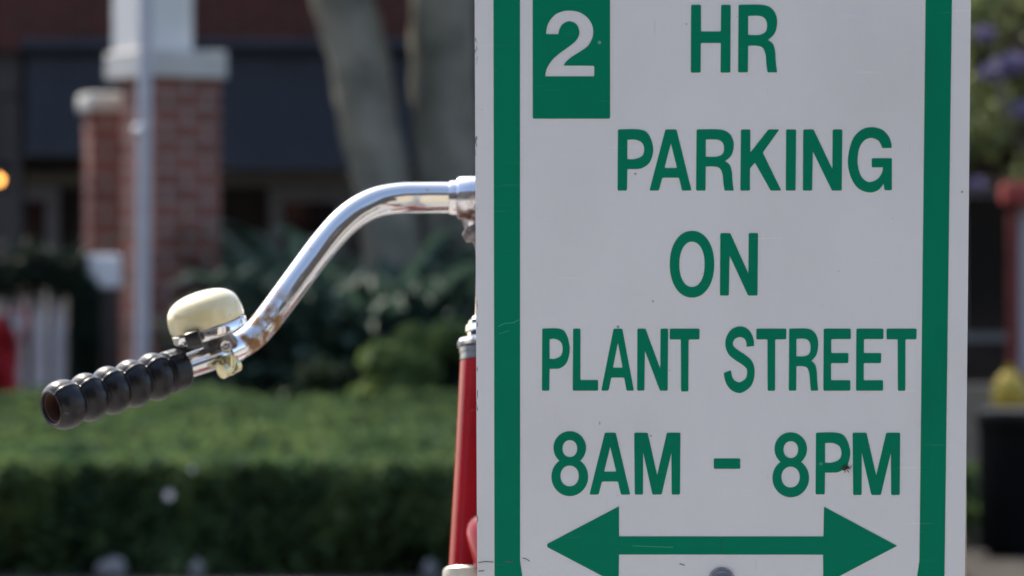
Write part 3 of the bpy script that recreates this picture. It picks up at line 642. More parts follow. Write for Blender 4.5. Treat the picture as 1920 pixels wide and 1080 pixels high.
for i, (t, hw, z) in enumerate([(-0.13, 0.004, -0.018), (-0.125, 0.018, -0.004), (-0.08, 0.024, 0.0), (-0.02, 0.04, 0.0), (0.04, 0.085, 0.006), (0.09, 0.105, 0.016), (0.125, 0.095, 0.018), (0.138, 0.05, 0.0)]):
    rows.append([bm.verts.new(sp + Vector((0, 0, 0.125)) + RD * t + side3 * hw * math.cos(a) + Vector((0, 0, z + (0.024 if math.sin(a) > 0 else 0.03) * math.sin(a)))) for a in np.linspace(0, 2 * math.pi, 17)[:-1]])
for p_, q_ in zip(rows, rows[1:]):
    for k in range(16): bm.faces.new((p_[k], p_[(k + 1) % 16], q_[(k + 1) % 16], q_[k]))
bm.faces.new(rows[0][::-1]); bm.faces.new(rows[-1]); bmesh.ops.recalc_face_normals(bm, faces=bm.faces)
obj('saddle', bm, mat('black_vinyl', (0.015, 0.015, 0.015), 0.5), bike, smooth=True)
bm = bmesh.new(); lathe(bm, bb + side3 * -0.045, side3, [(0.02, -0.002), (0.085, -0.002), (0.09, 0), (0.085, 0.002), (0.02, 0.002)], 44)
for s in (1, -1):
    d_ = Vector((RD.x * s * 0.4, RD.y * s * 0.4, s * 0.91)); tube(bm, [bb + side3 * 0.06 * s, bb + side3 * 0.066 * s + d_ * 0.165], [0.011, 0.009], 12)
    box(bm, (-0.045, -0.03, -0.011), (0.045, 0.03, 0.011), Matrix.Translation(bb + side3 * 0.12 * s + d_ * 0.165) @ Matrix.Rotation(math.atan2(side3.y, side3.x), 4, 'Z'), bevel=0.004)
obj('crank', bm, chrome, bike, autosmooth=35)
bm = bmesh.new(); ks = bb + Vector((0, 0, -0.02)) + RD * 0.05; tube(bm, [ks, Vector((ks.x, ks.y, 0.006)) + side3 * 0.16 + RD * 0.03], 0.007, 10); obj('kickstand', bm, chrome, bike)

# ------------------------------------------------------------------ hedge along the far path
hedge_leaf = leaf_mat('hedge_leaf', (0.032, 0.072, 0.034), (0.108, 0.172, 0.060), 0.42, 0.75)
hedge = thing('hedge', (-1.4, 14.5, 0), 'low clipped green hedge with a sunlit top, running behind the bicycle handlebar', 'hedge')
HX0, HX1 = -4.6, 1.3
def hedge_top(y): 
    t = np.clip((y - 13.12) / 3.0, 0, 1); return 0.362 + 0.145 * t
n = 95000
x = rng.uniform(HX0, HX1, n); y = 13.1 + 3.1 * rng.random(n); bump_ = 0.022 * np.sin(x * 3.1 + y * 2) + 0.02 * np.sin(x * 8.3 - y * 5 + np.sin(x * 2.3) * 2) + 0.02 * np.sin(y * 7.0 + x * 3 + np.cos(x * 1.7) * 2)
z = hedge_top(y) + bump_ - np.abs(rng.normal(0, 0.03, n))
top_pts = np.stack([x, y, z], 1); top_nrm = np.tile([0.0, -0.1, 0.6], (n, 1))
n2 = 24000
x2 = rng.uniform(HX0, HX1, n2); z2 = 0.0 + 0.38 * rng.random(n2) ** 0.85; bulge = 0.06 * np.sin(x2 * 4.3) * np.sin(z2 * 9 + x2) + 0.03 * np.sin(x2 * 13)
y2 = 12.93 + bulge + np.abs(rng.normal(0, 0.14, n2)); fr_pts = np.stack([x2, y2, z2], 1); fr_n = np.tile([0.0, -0.5, 0.25], (n2, 1))
pts = np.concatenate([top_pts, fr_pts]); nr = np.concatenate([top_nrm, fr_n])
link('foliage', leaves_mesh('foliage', pts, 0.029, nr, 0.62, 1.0), hedge_leaf, hedge)
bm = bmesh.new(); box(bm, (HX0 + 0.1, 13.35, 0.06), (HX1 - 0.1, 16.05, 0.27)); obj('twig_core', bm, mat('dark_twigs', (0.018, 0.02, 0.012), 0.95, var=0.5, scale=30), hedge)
# white petal-shaped flakes standing in for bright glints in the hedge front
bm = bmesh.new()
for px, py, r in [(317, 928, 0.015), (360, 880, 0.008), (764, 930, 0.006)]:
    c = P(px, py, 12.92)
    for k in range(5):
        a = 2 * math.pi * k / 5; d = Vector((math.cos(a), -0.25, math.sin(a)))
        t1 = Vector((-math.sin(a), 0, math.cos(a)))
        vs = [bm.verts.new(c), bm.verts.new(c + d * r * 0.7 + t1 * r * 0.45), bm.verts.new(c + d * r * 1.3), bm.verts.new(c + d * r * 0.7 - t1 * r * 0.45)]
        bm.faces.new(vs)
obj('blossom', bm, mat('glint_white', (0.8, 0.8, 0.82), 0.5), hedge)
# pale stones edging the hedge foot
stone = mat('pale_stone', (0.22, 0.22, 0.22), 0.8, var=0.15, scale=12)
first = None
for i, (px, sx) in enumerate([(218, 0.05), (376, 0.025), (808, 0.03)]):
    c = P(px, 1073, 13.0); c.z = 0
    bm = bmesh.new(); bmesh.ops.create_icosphere(bm, subdivisions=3, radius=1)
    for v in bm.verts:
        k = 1 + 0.12 * math.sin(v.co.x * 4 + i) + 0.1 * math.sin(v.co.y * 5 + 2 * i); v.co = Vector((v.co.x * sx * k, v.co.y * sx * 0.7 * k, v.co.z * (0.022 + sx * .35) * k + 0.02))
    o = obj('edging_stone', bm, stone, smooth=True); o.location = (c.x, 12.86, 0)
    tag(o, 'pale rounded stone at the foot of the hedge, ' + ['widest, below the black grip', 'small, below the cream bell', 'nearest the red bicycle'][i], 'stone', 'pale stones along the hedge foot')

# ------------------------------------------------------------------ brick pillar with white post, lower pier, grey pole
brick = brick_mat('red_brick', (0.37, 0.105, 0.068), (0.27, 0.078, 0.054), (0.44, 0.39, 0.35))
cream_paint = mat('white_paint', (0.78, 0.77, 0.74), 0.55, var=0.05, scale=4)
cap_stone = mat('cap_stone', (0.62, 0.60, 0.56), 0.75, var=0.1, scale=6)
YP = 18.6; sp_ = YP / FPX
pc = P(320, 540, YP); RZ = Matrix.Rotation(R(-32 + 64), 4, 'Z')
def pillar_M(x, y): return Matrix.Translation((x, y, 0)) @ Matrix.Rotation(R(32), 4, 'Z')
def zpx(py, Y): return ZC - (py - 540) / FPX * Y
pil = thing('porch_pillar', (pc.x, YP, 0), 'square red brick pillar carrying a white wooden post on a pale stone cap', 'pillar')
M_ = pillar_M(pc.x, YP); W = 138 * sp_ / 2
bm = bmesh.new(); box(bm, (-W, -W, 0.5), (W, W, zpx(150, YP)), M_); obj('brick_shaft', bm, brick, pil)
bm = bmesh.new(); W2 = 172 * sp_ / 2; z0 = zpx(150, YP); box(bm, (-W2, -W2, z0), (W2, W2, z0 + 52 * sp_), pillar_M(pc.x - 9 * sp_, YP), bevel=0.012)
obj('cap', bm, cap_stone, pil)
M_ = pillar_M(pc.x - 34 * sp_, YP); bm = bmesh.new(); W3 = 113 * sp_ / 2; box(bm, (-W3, -W3, z0 + 52 * sp_), (W3, W3, 3.9), M_, bevel=0.008)
box(bm, (-W3 - .03, -W3 - .03, 3.7), (W3 + .03, W3 + .03, 3.88), M_, bevel=0.01)
pp = obj('post', bm, cream_paint, pil); M_ = pillar_M(pc.x, YP)
bm = bmesh.new(); box(bm, (-W - .08, -W - .08, -0.01), (W + .08, W + .08, 0.1), M_, bevel=0.01); box(bm, (-W-.05, -W-.05, 0.1), (W+.05, W+.05, 0.5), M_, bevel=0.01); obj('plinth', bm, concrete, pil)

YQ = 18.9; sq = YQ / FPX; qc = P(193, 540, YQ)
pier = thing('brick_pier', (qc.x, YQ, 0), 'lower red brick pier with pale stone cap at the left of the pillar', 'pier')
M2 = Matrix.Translation((qc.x, YQ, 0)) @ Matrix.Rotation(R(20), 4, 'Z'); W = 60 * sq / 2
bm = bmesh.new(); box(bm, (-W, -W, -0.01), (W, W, zpx(212, YQ)), M2); obj('brick_shaft', bm, brick, pier)
bm = bmesh.new(); W2 = W + 0.03; z0 = zpx(212, YQ); box(bm, (-W2, -W2, z0), (W2, W2, z0 + 36 * sq), M2, bevel=0.025); obj('cap', bm, cap_stone, pier)

pole_m = mat('grey_pole_paint', (0.50, 0.50, 0.55), 0.45, metal=0.2, var=0.08, scale=10)
YL = 17.2
pole = thing('lamp_post', P(265, 540, YL).xy.to_3d(), 'slim grey metal pole in front of the brick pillar', 'pole')
a, b = P(264, 1000, YL), P(273, 0, YL); d = (b - a) / (b.z - a.z); base = a - d * (a.z + 0.01); top = a + d * (3.6 - a.z)
bm = bmesh.new(); tube(bm, [base, top], [0.032, 0.029], 24); obj('shaft', bm, pole_m, pole, autosmooth=40)
bm = bmesh.new(); lathe(bm, base, (0, 0, 1), [(0.034, 0.2), (0.05, 0.18), (0.055, 0.06), (0.09, 0.05), (0.1, 0.0), (0, 0)], 24); obj('base', bm, pole_m, pole, autosmooth=40)
bm = bmesh.new(); c = P(258, 244, YL - 0.06); bmesh.ops.create_uvsphere(bm, u_segments=24, v_segments=16, radius=0.021, matrix=Matrix.Translation(c)); tube(bm, [c, c + Vector((0.0, 0.06, 0))], 0.01, 10)
obj('knob', bm, mat('polished_knob', (0.85, 0.87, 0.9), 0.25, metal=0.4), pole, smooth=True)
bm = bmesh.new(); lathe(bm, top, (0, 0, 1), [(0.03, -0.01), (0.05, 0.01), (0.06, 0.05), (0.13, 0.12), (0.14, 0.3), (0.09, 0.42), (0.02, 0.46), (0, 0.48)], 24); obj('lamp_head', bm, mat('frosted_glass', (0.75, 0.76, 0.78), 0.3), pole, autosmooth=40)

# ------------------------------------------------------------------ porch railing, garland, bow
YR = 18.3; sr = YR / FPX
rail_white = mat('rail_white', (0.88, 0.87, 0.88), 0.5, var=0.04, scale=6)
rl = thing('porch_railing', P(60, 540, YR).xy.to_3d(), 'white wooden porch railing with square balusters at the far left', 'railing')
xl, xr = P(-420, 0, YR).x, P(205, 0, YR).x
bm = bmesh.new(); box(bm, (xl, YR - .04, zpx(505, YR)), (xr, YR + .04, zpx(486, YR)), bevel=0.006); obj('top_rail', bm, rail_white, rl)
bm = bmesh.new(); box(bm, (xl, YR - .03, zpx(752, YR)), (xr, YR + .03, zpx(738, YR)), bevel=0.006); obj('bottom_rail', bm, rail_white, rl)
for px in list(range(-400, 150, 39)):
    X = P(px + 6, 0, YR).x; bm = bmesh.new(); w_ = 25 * sr / 2
    box(bm, (X - w_, YR - w_, zpx(738, YR)), (X + w_, YR + w_, zpx(505, YR)), bevel=0.004); obj('baluster', bm, rail_white, rl)
bm = bmesh.new(); X = P(192, 0, YR).x; box(bm, (X - .075, YR - .075, -0.01), (X + .075, YR + .075, zpx(540, YR)), bevel=0.006)
obj('newel', bm, mat('newel_brown', (0.06, 0.045, 0.04), 0.7, var=0.2), rl)
bm = bmesh.new(); box(bm, (X - .085, YR - .085, zpx(540, YR)), (X + .085, YR + .085, zpx(478, YR)), bevel=0.012); obj('newel_cap', bm, rail_white, rl)
garl = []
for i in range(8000):
    px = random.uniform(-420, 165); sag = 12 * math.sin((px + 60) / 130 * math.pi) ** 2
    a = random.uniform(0, 2 * math.pi); rr = abs(random.gauss(0, 0.055)) + 0.015
    c = P(px, 503 + sag, YR - 0.09); garl.append((c.x + random.gauss(0, .01), c.y + rr * math.cos(a) * .8, c.z + rr * math.sin(a) * 1.1))
for i in range(3600):   # hanging bunch by the newel
    c = P(random.gauss(160, 11), random.uniform(525, 720), YR - 0.09); garl.append((c.x, c.y + random.gauss(0, .03), c.z))
g_ = link('garland', leaves_mesh('garland', np.array(garl), 0.026, None, 0.22), leaf_mat('garland_needles', (0.010, 0.026, 0.016), (0.025, 0.05, 0.025), 0.1))
tag(ground_origin(g_), 'dark evergreen garland draped along the white porch railing', 'garland')
# red bow: two loops, knot and two tails of thick ribbon
def ribbon(bm, ctr, width, thick=0.004):
    pts = [Vector(p) for p in smooth_path(ctr, 8)]; wv = Vector((0, 1, 0)); rows = []
    for i, p in enumerate(pts):
        t = (pts[min(i + 1, len(pts) - 1)] - pts[max(i - 1, 0)]).normalized(); nn = t.cross(wv).normalized()
        rows.append([bm.verts.new(p + wv * s * width / 2 + nn * k * thick / 2) for s, k in ((-1, -1), (1, -1), (1, 1), (-1, 1))])
    for p_, q_ in zip(rows, rows[1:]):
        for k in range(4): bm.faces.new((p_[k], p_[(k + 1) % 4], q_[(k + 1) % 4], q_[k]))
    bm.faces.new(rows[0][::-1]); bm.faces.new(rows[-1])
bow = thing('ribbon_bow', P(2, 640, YR - 0.2), 'large red ribbon bow hanging from the garland at the left edge', 'bow')
satin = mat('red_satin', (0.42, 0.006, 0.015), 0.45, var=0.15, scale=15)
def bp_(px, py, dy=0): return P(px, py, YR - 0.22 + dy)[:]
for s in (1, -1):
    bm = bmesh.new(); f = lambda x: -2 + s * x * 1.35
    ribbon(bm, [bp_(f(2), 610), bp_(f(18), 578), bp_(f(36), 585), bp_(f(40), 612), bp_(f(30), 640), bp_(f(14), 630), bp_(f(2), 614)], 0.16); obj('loop', bm, satin, bow, autosmooth=60)
    bm = bmesh.new(); ribbon(bm, [bp_(f(0), 615, -.02), bp_(f(10), 650, -.02), bp_(f(14), 700, -.03), bp_(f(26), 745, -.01)], 0.15, 0.01)
    for v in bm.verts: v.co.x += 0.045 * s * (v.co.y - (YR - 0.22)) * 6
    obj('tail', bm, satin, bow, autosmooth=60)
bm = bmesh.new(); bmesh.ops.create_uvsphere(bm, u_segments=20, v_segments=12, radius=0.05, matrix=Matrix.Translation(P(-4, 612, YR - 0.24)) @ Matrix.Diagonal((0.9, 0.8, 1, 1))); obj('knot', bm, satin, bow, smooth=True)
bm = bmesh.new()
for i, (x0, y0, x1, y1) in enumerate([(-22, 640, 22, 742)]):
    ribbon(bm, [bp_(-4, 620, .02), bp_(6, 660, .03), bp_(2, 700, .02), bp_(8, 742, .02)], 0.1, 0.14)
obj('streamer', bm, satin, bow, autosmooth=60)

# ------------------------------------------------------------------ the two-storey brick house with a deep porch
YF = 22.0; sf = YF / FPX
house = thing('brick_house', (0, YF, 0), 'dark red brick house with a deep shaded porch behind the pillar', 'house')
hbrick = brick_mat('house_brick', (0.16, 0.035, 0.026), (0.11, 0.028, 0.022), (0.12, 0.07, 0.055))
zb = zpx(97, YF)
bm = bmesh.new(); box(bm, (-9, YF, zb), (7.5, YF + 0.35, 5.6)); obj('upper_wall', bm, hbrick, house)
tan = mat('tan_render', (0.30, 0.26, 0.20), 0.85, var=0.12, scale=3)
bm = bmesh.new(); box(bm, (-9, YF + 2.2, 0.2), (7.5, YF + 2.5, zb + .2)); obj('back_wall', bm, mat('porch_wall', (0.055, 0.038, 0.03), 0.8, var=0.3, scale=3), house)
bm = bmesh.new(); box(bm, (-9, YF - 0.1, -0.01), (7.5, YF + 2.2, 0.2)); obj('porch_floor', bm, concrete, house)
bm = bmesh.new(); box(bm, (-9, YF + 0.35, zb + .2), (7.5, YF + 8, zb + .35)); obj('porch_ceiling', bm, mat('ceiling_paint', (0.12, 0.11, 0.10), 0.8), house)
bm = bmesh.new(); 
for s in (-9, 7.2): box(bm, (s, YF + 0.351, 0.0), (s + 0.3, YF + 8, 5.6))
box(bm, (-8.7, YF + 7.7, 0.0), (7.2, YF + 8, 5.6)); obj('side_wall', bm, hbrick, house)
bm = bmesh.new()
vs = [bm.verts.new(p) for p in ((-9.3, YF - 0.1, 5.6), (7.8, YF - 0.1, 5.6), (7.8, YF + 8.4, 5.6), (-9.3, YF + 8.4, 5.6), (-9.3, YF + 4, 7.2), (7.8, YF + 4, 7.2))]
for f in ((0, 1, 5, 4), (2, 3, 4, 5), (0, 4, 3), (1, 2, 5), (3, 2, 1, 0)): bm.faces.new([vs[k] for k in f])
obj('roof', bm, mat('roof_shingle', (0.09, 0.08, 0.08), 0.9, var=0.3, scale=20), house)
# porch beam of the back wall: tan lintel band, door and window frames below it
bm = bmesh.new(); YB = YF + 2.2
box(bm, (-9, YB - 0.06, zpx(350, YB)), (7.5, YB - 0.002, zpx(324, YB))); obj('lintel', bm, tan, house)
frame_m = mat('window_frame', (0.40, 0.37, 0.36), 0.6, var=0.1); glass_m = mat('dark_glass', (0.012, 0.014, 0.017), 0.08, spec=0.6)
door_brown = mat('door_brown', (0.07, 0.022, 0.015), 0.6, var=0.2)
def window(x0, x1, y0, y1, mull=1, wd=16):
    bm = bmesh.new(); X0, X1 = P(x0, 0, YB).x, P(x1, 0, YB).x; Z0, Z1 = zpx(y1, YB), zpx(y0, YB); t = wd * YB / FPX; e = YB - 0.002
    box(bm, (X0, e - .05, Z0), (X0 + t, e, Z1)); box(bm, (X1 - t, e - .05, Z0), (X1, e, Z1)); box(bm, (X0 + t, e - .05, Z1 - t), (X1 - t, e, Z1)); box(bm, (X0 + t, e - .05, Z0), (X1 - t, e, Z0 + t))
    for k in range(mull): xm = X0 + (X1 - X0) * (k + 1) / (mull + 1); box(bm, (xm - t / 2.5, e - .045, Z0 + t), (xm + t / 2.5, e, Z1 - t))
    o = obj('window', bm, frame_m, house)
    bm = bmesh.new(); box(bm, (X0 + t * .8, e - .02, Z0 + t * .8), (X1 - t * .8, e - .012, Z1 - t * .8)); obj('pane', bm, glass_m, o)
window(505, 660, 352, 620, 0, 26); window(690, 880, 352, 640, 1); window(-330, -120, 352, 640, 1); window(1500, 1760, 352, 640, 1); window(1790, 2050, 352, 640, 1)
bm = bmesh.new(); X0, X1 = P(-60, 0, YB).x, P(112, 0, YB).x; e = YB - .002; Zt = zpx(352, YB); tw = 24 * YB / FPX
box(bm, (X1 - tw, e - .06, 0.2), (X1, e, Zt)); box(bm, (X0, e - .06, 0.2), (X0 + tw, e, Zt)); box(bm, (X0 + tw, e - .06, Zt - tw), (X1 - tw, e, Zt)); dfr = obj('door_frame', bm, mat('door_casing', (0.42, 0.39, 0.40), 0.6), house)
bm = bmesh.new(); box(bm, (X0 + tw, e - .03, 0.2), (X1 - tw, e, Zt - tw)); 
for k in range(3): box(bm, (X0 + tw + .12, e - .042, 0.35 + .45 * k), (X1 - tw - .12, e - .0301, 0.7 + .45 * k), bevel=0.004)
dr = obj('door', bm, door_brown, house)
bm = bmesh.new(); lathe(bm, (X1 - tw - .06, e - .03, 1.0), (0, -1, 0), [(0.012, 0), (0.012, 0.03), (0.03, 0.04), (0.03, 0.06), (0, 0.065)], 16); obj('handle', bm, brass, dr, autosmooth=40)
# porch posts of the house front
for px in (8, 1440, 2250, -700):
    bm = bmesh.new(); X = P(px, 0, YF).x; box(bm, (X - .09, YF + .05, 0.2), (X + .09, YF + .23, zb), bevel=0.008); obj('porch_post', bm, mat('porch_post_paint', (0.07, 0.06, 0.055), 0.7) , house)
# upper windows (above the frame)
for xx in (-6, -2.5, 1.0, 4.5):
    bm = bmesh.new(); box(bm, (xx, YF - .03, 3.7), (xx + 1.1, YF - .001, 5.1)); o = obj('window', bm, frame_m, house)
    bm = bmesh.new(); box(bm, (xx + .08, YF - .036, 3.78), (xx + 1.02, YF - .0301, 5.02)); obj('pane', bm, glass_m, o)
# navy roller blinds hung in the porch openings
navy = mat('navy_canvas', (0.030, 0.036, 0.050), 0.75, var=0.1, scale=5)
def blind(x0, x1, y1, label):
    t = thing('roller_blind', (P((x0 + x1) / 2, 0, YF).x, YF + .05, zb), label, 'blind', 'navy roller blinds under the porch beam')
    X0, X1 = P(x0, 0, YF).x, P(x1, 0, YF).x; Z = zpx(y1, YF); bm = bmesh.new(); n = 24; rows = []
    for i in range(n + 1):
        u = i / n; yy = YF - .02 - .035 * u ** 1.5
        rows.append([bm.verts.new((X0 + (X1 - X0) * k / 16, yy + .006 * math.sin(k * 1.7 + u * 3), zb + .03 + (Z - zb - .03) * u)) for k in range(17)])
    for p_, q_ in zip(rows, rows[1:]):
        for k in range(16): bm.faces.new((p_[k], p_[k + 1], q_[k + 1], q_[k]))
    ex = bmesh.ops.extrude_face_region(bm, geom=bm.faces[:]); 
    for v in [g for g in ex['geom'] if isinstance(g, bmesh.types.BMVert)]: v.co.y += .004
    bmesh.ops.recalc_face_normals(bm, faces=bm.faces)
    obj('canvas', bm, navy, t, autosmooth=40)
    bm = bmesh.new(); tube(bm, [(X0 - .02, YF - .055, Z), (X1 + .02, YF - .055, Z)], .022, 14); obj('bottom_bar', bm, mat('dark_bar', (0.02, 0.02, 0.02), 0.6), t, autosmooth=40)
    bm = bmesh.new(); tube(bm, [(X0 - .02, YF - .045, zb + .03), (X1 + .02, YF - .045, zb + .03)], .04, 14); obj('roll', bm, navy, t, autosmooth=40)
blind(50, 385, 292, 'dark navy roller blind left of and behind the white post')
blind(400, 905, 318, 'wide dark navy roller blind between the pillar and the tree trunks')
blind(1000, 1400, 318, 'dark navy roller blind to the right of the tree trunks')
# lit wall lantern at the left edge
YW = 21.0
lan = thing('porch_lantern', P(-6, 337, YW), 'small lit amber lantern at the left edge of the porch', 'lantern')
c = P(-2, 337, YW)
em = bpy.data.materials.new('amber_bulb'); em.use_nodes = True; b_ = em.node_tree.nodes['Principled BSDF']; b_.inputs['Base Color'].default_value = (0.9, 0.5, 0.15, 1); b_.inputs['Emission Color'].default_value = (1, 0.42, 0.09, 1); b_.inputs['Emission Strength'].default_value = 3.2
bm = bmesh.new(); bmesh.ops.create_uvsphere(bm, u_segments=20, v_segments=14, radius=0.022, matrix=Matrix.Translation(c)); obj('bulb', bm, em, lan, smooth=True)
bm = bmesh.new(); lathe(bm, c, (0, 0, 1), [(0.0, 0.12), (0.03, 0.1), (0.08, 0.06), (0.075, 0.055), (0.0, 0.06)], 8)
lathe(bm, c, (0, 0, 1), [(0.0, -0.07), (0.06, -0.065), (0.06, -0.055), (0, -0.05)], 8)
for k in range(4): a = math.pi / 4 + k * math.pi / 2; tube(bm, [c + Vector((math.cos(a) * .06, math.sin(a) * .06, -.06)), c + Vector((math.cos(a) * .07, math.sin(a) * .07, .058))], .005, 6)
tube(bm, [c + Vector((0, 0, .11)), c + Vector((0, 0, 0.45)), (c.x, YF + 0.02, c.z + 0.5)], .008, 8)
obj('cage', bm, mat('black_iron', (0.015, 0.015, 0.015), 0.5, metal=0.5), lan, autosmooth=35)

# ------------------------------------------------------------------ trees, plants
bark = mat('grey_bark', (0.115, 0.115, 0.085), 0.92, col2=(0.34, 0.31, 0.245), scale=3.5, bump=0.8, bscale=14)
def crown_pts(centres, n, rad):
    out = []
    for c, r in centres:
        k = int(n * r ** 2); v = rng.normal(size=(k, 3)); v /= np.linalg.norm(v, axis=1)[:, None]; rr = r * rng.random(k) ** 0.45
        out.append(np.array(c) + v * rr[:, None] * np.array([1, 1, 0.75]))
    return np.concatenate(out)
YT = 19.0
tree = thing('street_tree', (P(760, 0, YT).x, YT, 0), 'twin-trunked tree with smooth grey-green bark standing behind the handlebar', 'tree')
def trunk(ctrl, Y):
    q = smooth_path(ctrl, 8); bm = bmesh.new(); rings = tube(bm, [P(a, b, Y + dy) for a, b, dy, r in q], [r * Y / FPX for a, b, dy, r in q], 24)
    for i, rg in enumerate(rings):
        for k, v in enumerate(rg): v.co += (v.co - P(q[i][0], q[i][1], Y + q[i][2])) * (0.07 * math.sin(k * 1.3 + i * .5) + .05 * math.sin(k * 2.6 - i * .9))
    obj('trunk', bm, bark, tree, smooth=True)
trunk([(775, 960, 0, 85), (770, 800, 0, 72), (752, 620, 0, 62), (735, 460, 0, 55), (703, 280, 0.05, 54), (672, 120, 0.1, 55), (640, -20, 0.15, 55), (600, -200, 0.3, 50), (540, -480, 0.5, 40), (470, -800, 0.8, 25)], YT)
trunk([(800, 960, 0.1, 85), (815, 780, 0.1, 72), (832, 600, 0.1, 62), (838, 400, 0.12, 60), (834, 200, 0.12, 60), (828, 0, 0.12, 58), (826, -250, .1, 50), (850, -550, 0, 40), (900, -850, -.2, 25)], YT)
cr = []
for i in range(26):
    a = random.uniform(0, 6.28); rr = random.uniform(0, 2.1); cr.append(((P(740, 0, YT).x + rr * math.cos(a), YT + rr * math.sin(a), random.uniform(3.0, 5.4)), random.uniform(0.45, 0.95)))
link('crown', leaves_mesh('crown', crown_pts(cr, 420, 1), 0.055, None), leaf_mat('tree_leaf', (0.03, 0.06, 0.02), (0.08, 0.12, 0.03), 0.35), tree)

strap_dark = leaf_mat('strap_leaf', (0.035, 0.072, 0.056), (0.09, 0.145, 0.115), 0.28, rough=0.55)
def strap_plant(x, y, h, n, seed):
    r_ = random.Random(seed); bm = bmesh.new()
    for i in range(n):
        a = r_.uniform(0, 6.28); le = r_.uniform(0.35, 0.75) * h; up = r_.uniform(0.35, 1.0) * h; wd = r_.uniform(0.028, 0.06); d = Vector((math.cos(a), math.sin(a), 0)); s = Vector((-d.y, d.x, 0)); rows = []
        for k in range(8):
            t = k / 7; p = Vector((x, y, 0)) + d * le * t + Vector((0, 0, up * (1.55 * t - 0.55 * t * t - 0.25 * t ** 4))); ww = wd * (0.5 + 1.2 * t) * (1 - t) ** 0.5 + 0.001
            rows.append((bm.verts.new(p - s * ww + Vector((0, 0, ww * .4))), bm.verts.new(p), bm.verts.new(p + s * ww + Vector((0, 0, ww * .4)))))
        for p_, q_ in zip(rows, rows[1:]): bm.faces.new((p_[0], p_[1], q_[1], q_[0])); bm.faces.new((p_[1], p_[2], q_[2], q_[1]))
    return bm
for i, (px, py, Y, n, lab) in enumerate([(470, 500, 19.6, 70, 'dark strap-leaved plant nearest the brick pillar'), (560, 470, 20.3, 80, 'dark strap-leaved plant under the bend of the handlebar'), (640, 450, 18.5, 80, 'tall dark strap-leaved plant left of the tree trunk'),
        (725, 500, 18.4, 70, 'dark strap-leaved plant behind the leaning trunk'), (545, 560, 18.3, 60, 'low dark strap-leaved plant just above the hedge'), (655, 540, 18.2, 60, 'low dark strap-leaved plant beside the yellow-green bush'), (850, 500, 18.5, 70, 'dark strap-leaved plant right of the trunks by the sign edge'), (400, 600, 20.0, 50, 'dark strap-leaved plant at the foot of the brick pillar')]):
    c = P(px, py, Y); o = obj('strap_plant', strap_plant(0, 0, c.z * 1.35, int(n * 1.7), i), strap_dark); o.location = (c.x, Y, 0)
    tag(o, lab, 'plant', 'dark strap-leaved plants behind the hedge')
bush_leaf = leaf_mat('bush_leaf', (0.08, 0.15, 0.05), (0.18, 0.26, 0.09), 0.42)
def bush(name, label, px, py, Y, r, m, size, n, grp=None, flower=None):
    c = P(px, py, Y); t = thing(name, (c.x, Y, 0), label, 'bush', grp)
    cs = [((c.x + random.gauss(0, r * .5), Y + random.gauss(0, r * .4), max(0.12, c.z - r * .6 + random.gauss(0, r * .45))), r * random.uniform(.35, .6)) for _ in range(14)]
    link('foliage', leaves_mesh('foliage', crown_pts(cs, n / (r * r * 3), 1), size, None), m, t)
    bm = bmesh.new()
    for cc, rr in cs[:7]: tube(bm, [(c.x + random.uniform(-.04, .04), Y, -.01), ((c.x + cc[0]) / 2, (Y + cc[1]) / 2, cc[2] * .5), cc], [.015, .011, .004], 6)
    obj('stems', bm, bark, t)
    return t, cs
bush('leafy_bush', 'yellow-green leafy bush above the hedge beside the red head tube', 790, 672, 16.7, 0.21, bush_leaf, 0.026, 6000)
bush('leafy_bush', 'small dark green bush at the base of the tree trunks', 620, 720, 17.3, 0.2, leaf_mat('dark_bush_leaf', (0.015, 0.035, 0.015), (0.04, 0.07, 0.025), 0.25), 0.026, 4000)
# flowering tree at the right edge
YV = 18.2
ft = thing('flowering_tree', (P(2010, 0, YV).x, YV + .3, 0), 'leafy tree with clusters of purple flowers at the upper right', 'tree')
cs = []
for i in range(30):
    px = random.uniform(1800, 2180); py = random.uniform(-260, 330) if px > 1840 else random.uniform(-200, 300); c = P(px, py, YV + random.uniform(-.3, .6)); cs.append((c[:], random.uniform(.17, .3)))
link('foliage', leaves_mesh('foliage', crown_pts(cs, 5200, 1), 0.035, None), leaf_mat('myrtle_leaf', (0.10, 0.15, 0.06), (0.28, 0.33, 0.15), 0.45), ft)
fl = []
for px, py, r in [(1845, 62, .05), (1875, 130, .075), (1905, 118, .07), (1918, 205, .06), (1850, 135, .05), (1830, 345, .045), (1985, 60, .09), (1960, 250, .08), (2060, 160, .09), (1900, -30, .07)]:
    fl.append((P(px, py, YV - 0.42)[:], r))
link('blossoms', leaves_mesh('blossoms', crown_pts(fl, 40000, 1), 0.014, None, 0.8), leaf_mat('purple_petal', (0.20, 0.17, 0.31), (0.36, 0.32, 0.48), 0.4), ft)
bm = bmesh.new(); X = ft.location.x
tube(bm, smooth_path([(X, YV + .3, -.02), (X + .04, YV + .3, .6), (X, YV + .2, 1.3), (X - .1, YV + .2, 2.0), (X - .05, YV + .2, 2.9)], 6), list(np.linspace(.075, .025, 25)), 14)
tube(bm, [(X, YV + .2, 1.3), (X + .35, YV + .2, 1.8), (X + .6, YV, 2.6)], [.045, .03, .012], 10); tube(bm, [(X - .02, YV + .2, 1.4), (X - .3, YV, 1.7), (X - .4, YV - .1, 2.3)], [.04, .025, .01], 10)
obj('trunk', bm, bark, ft, smooth=True)

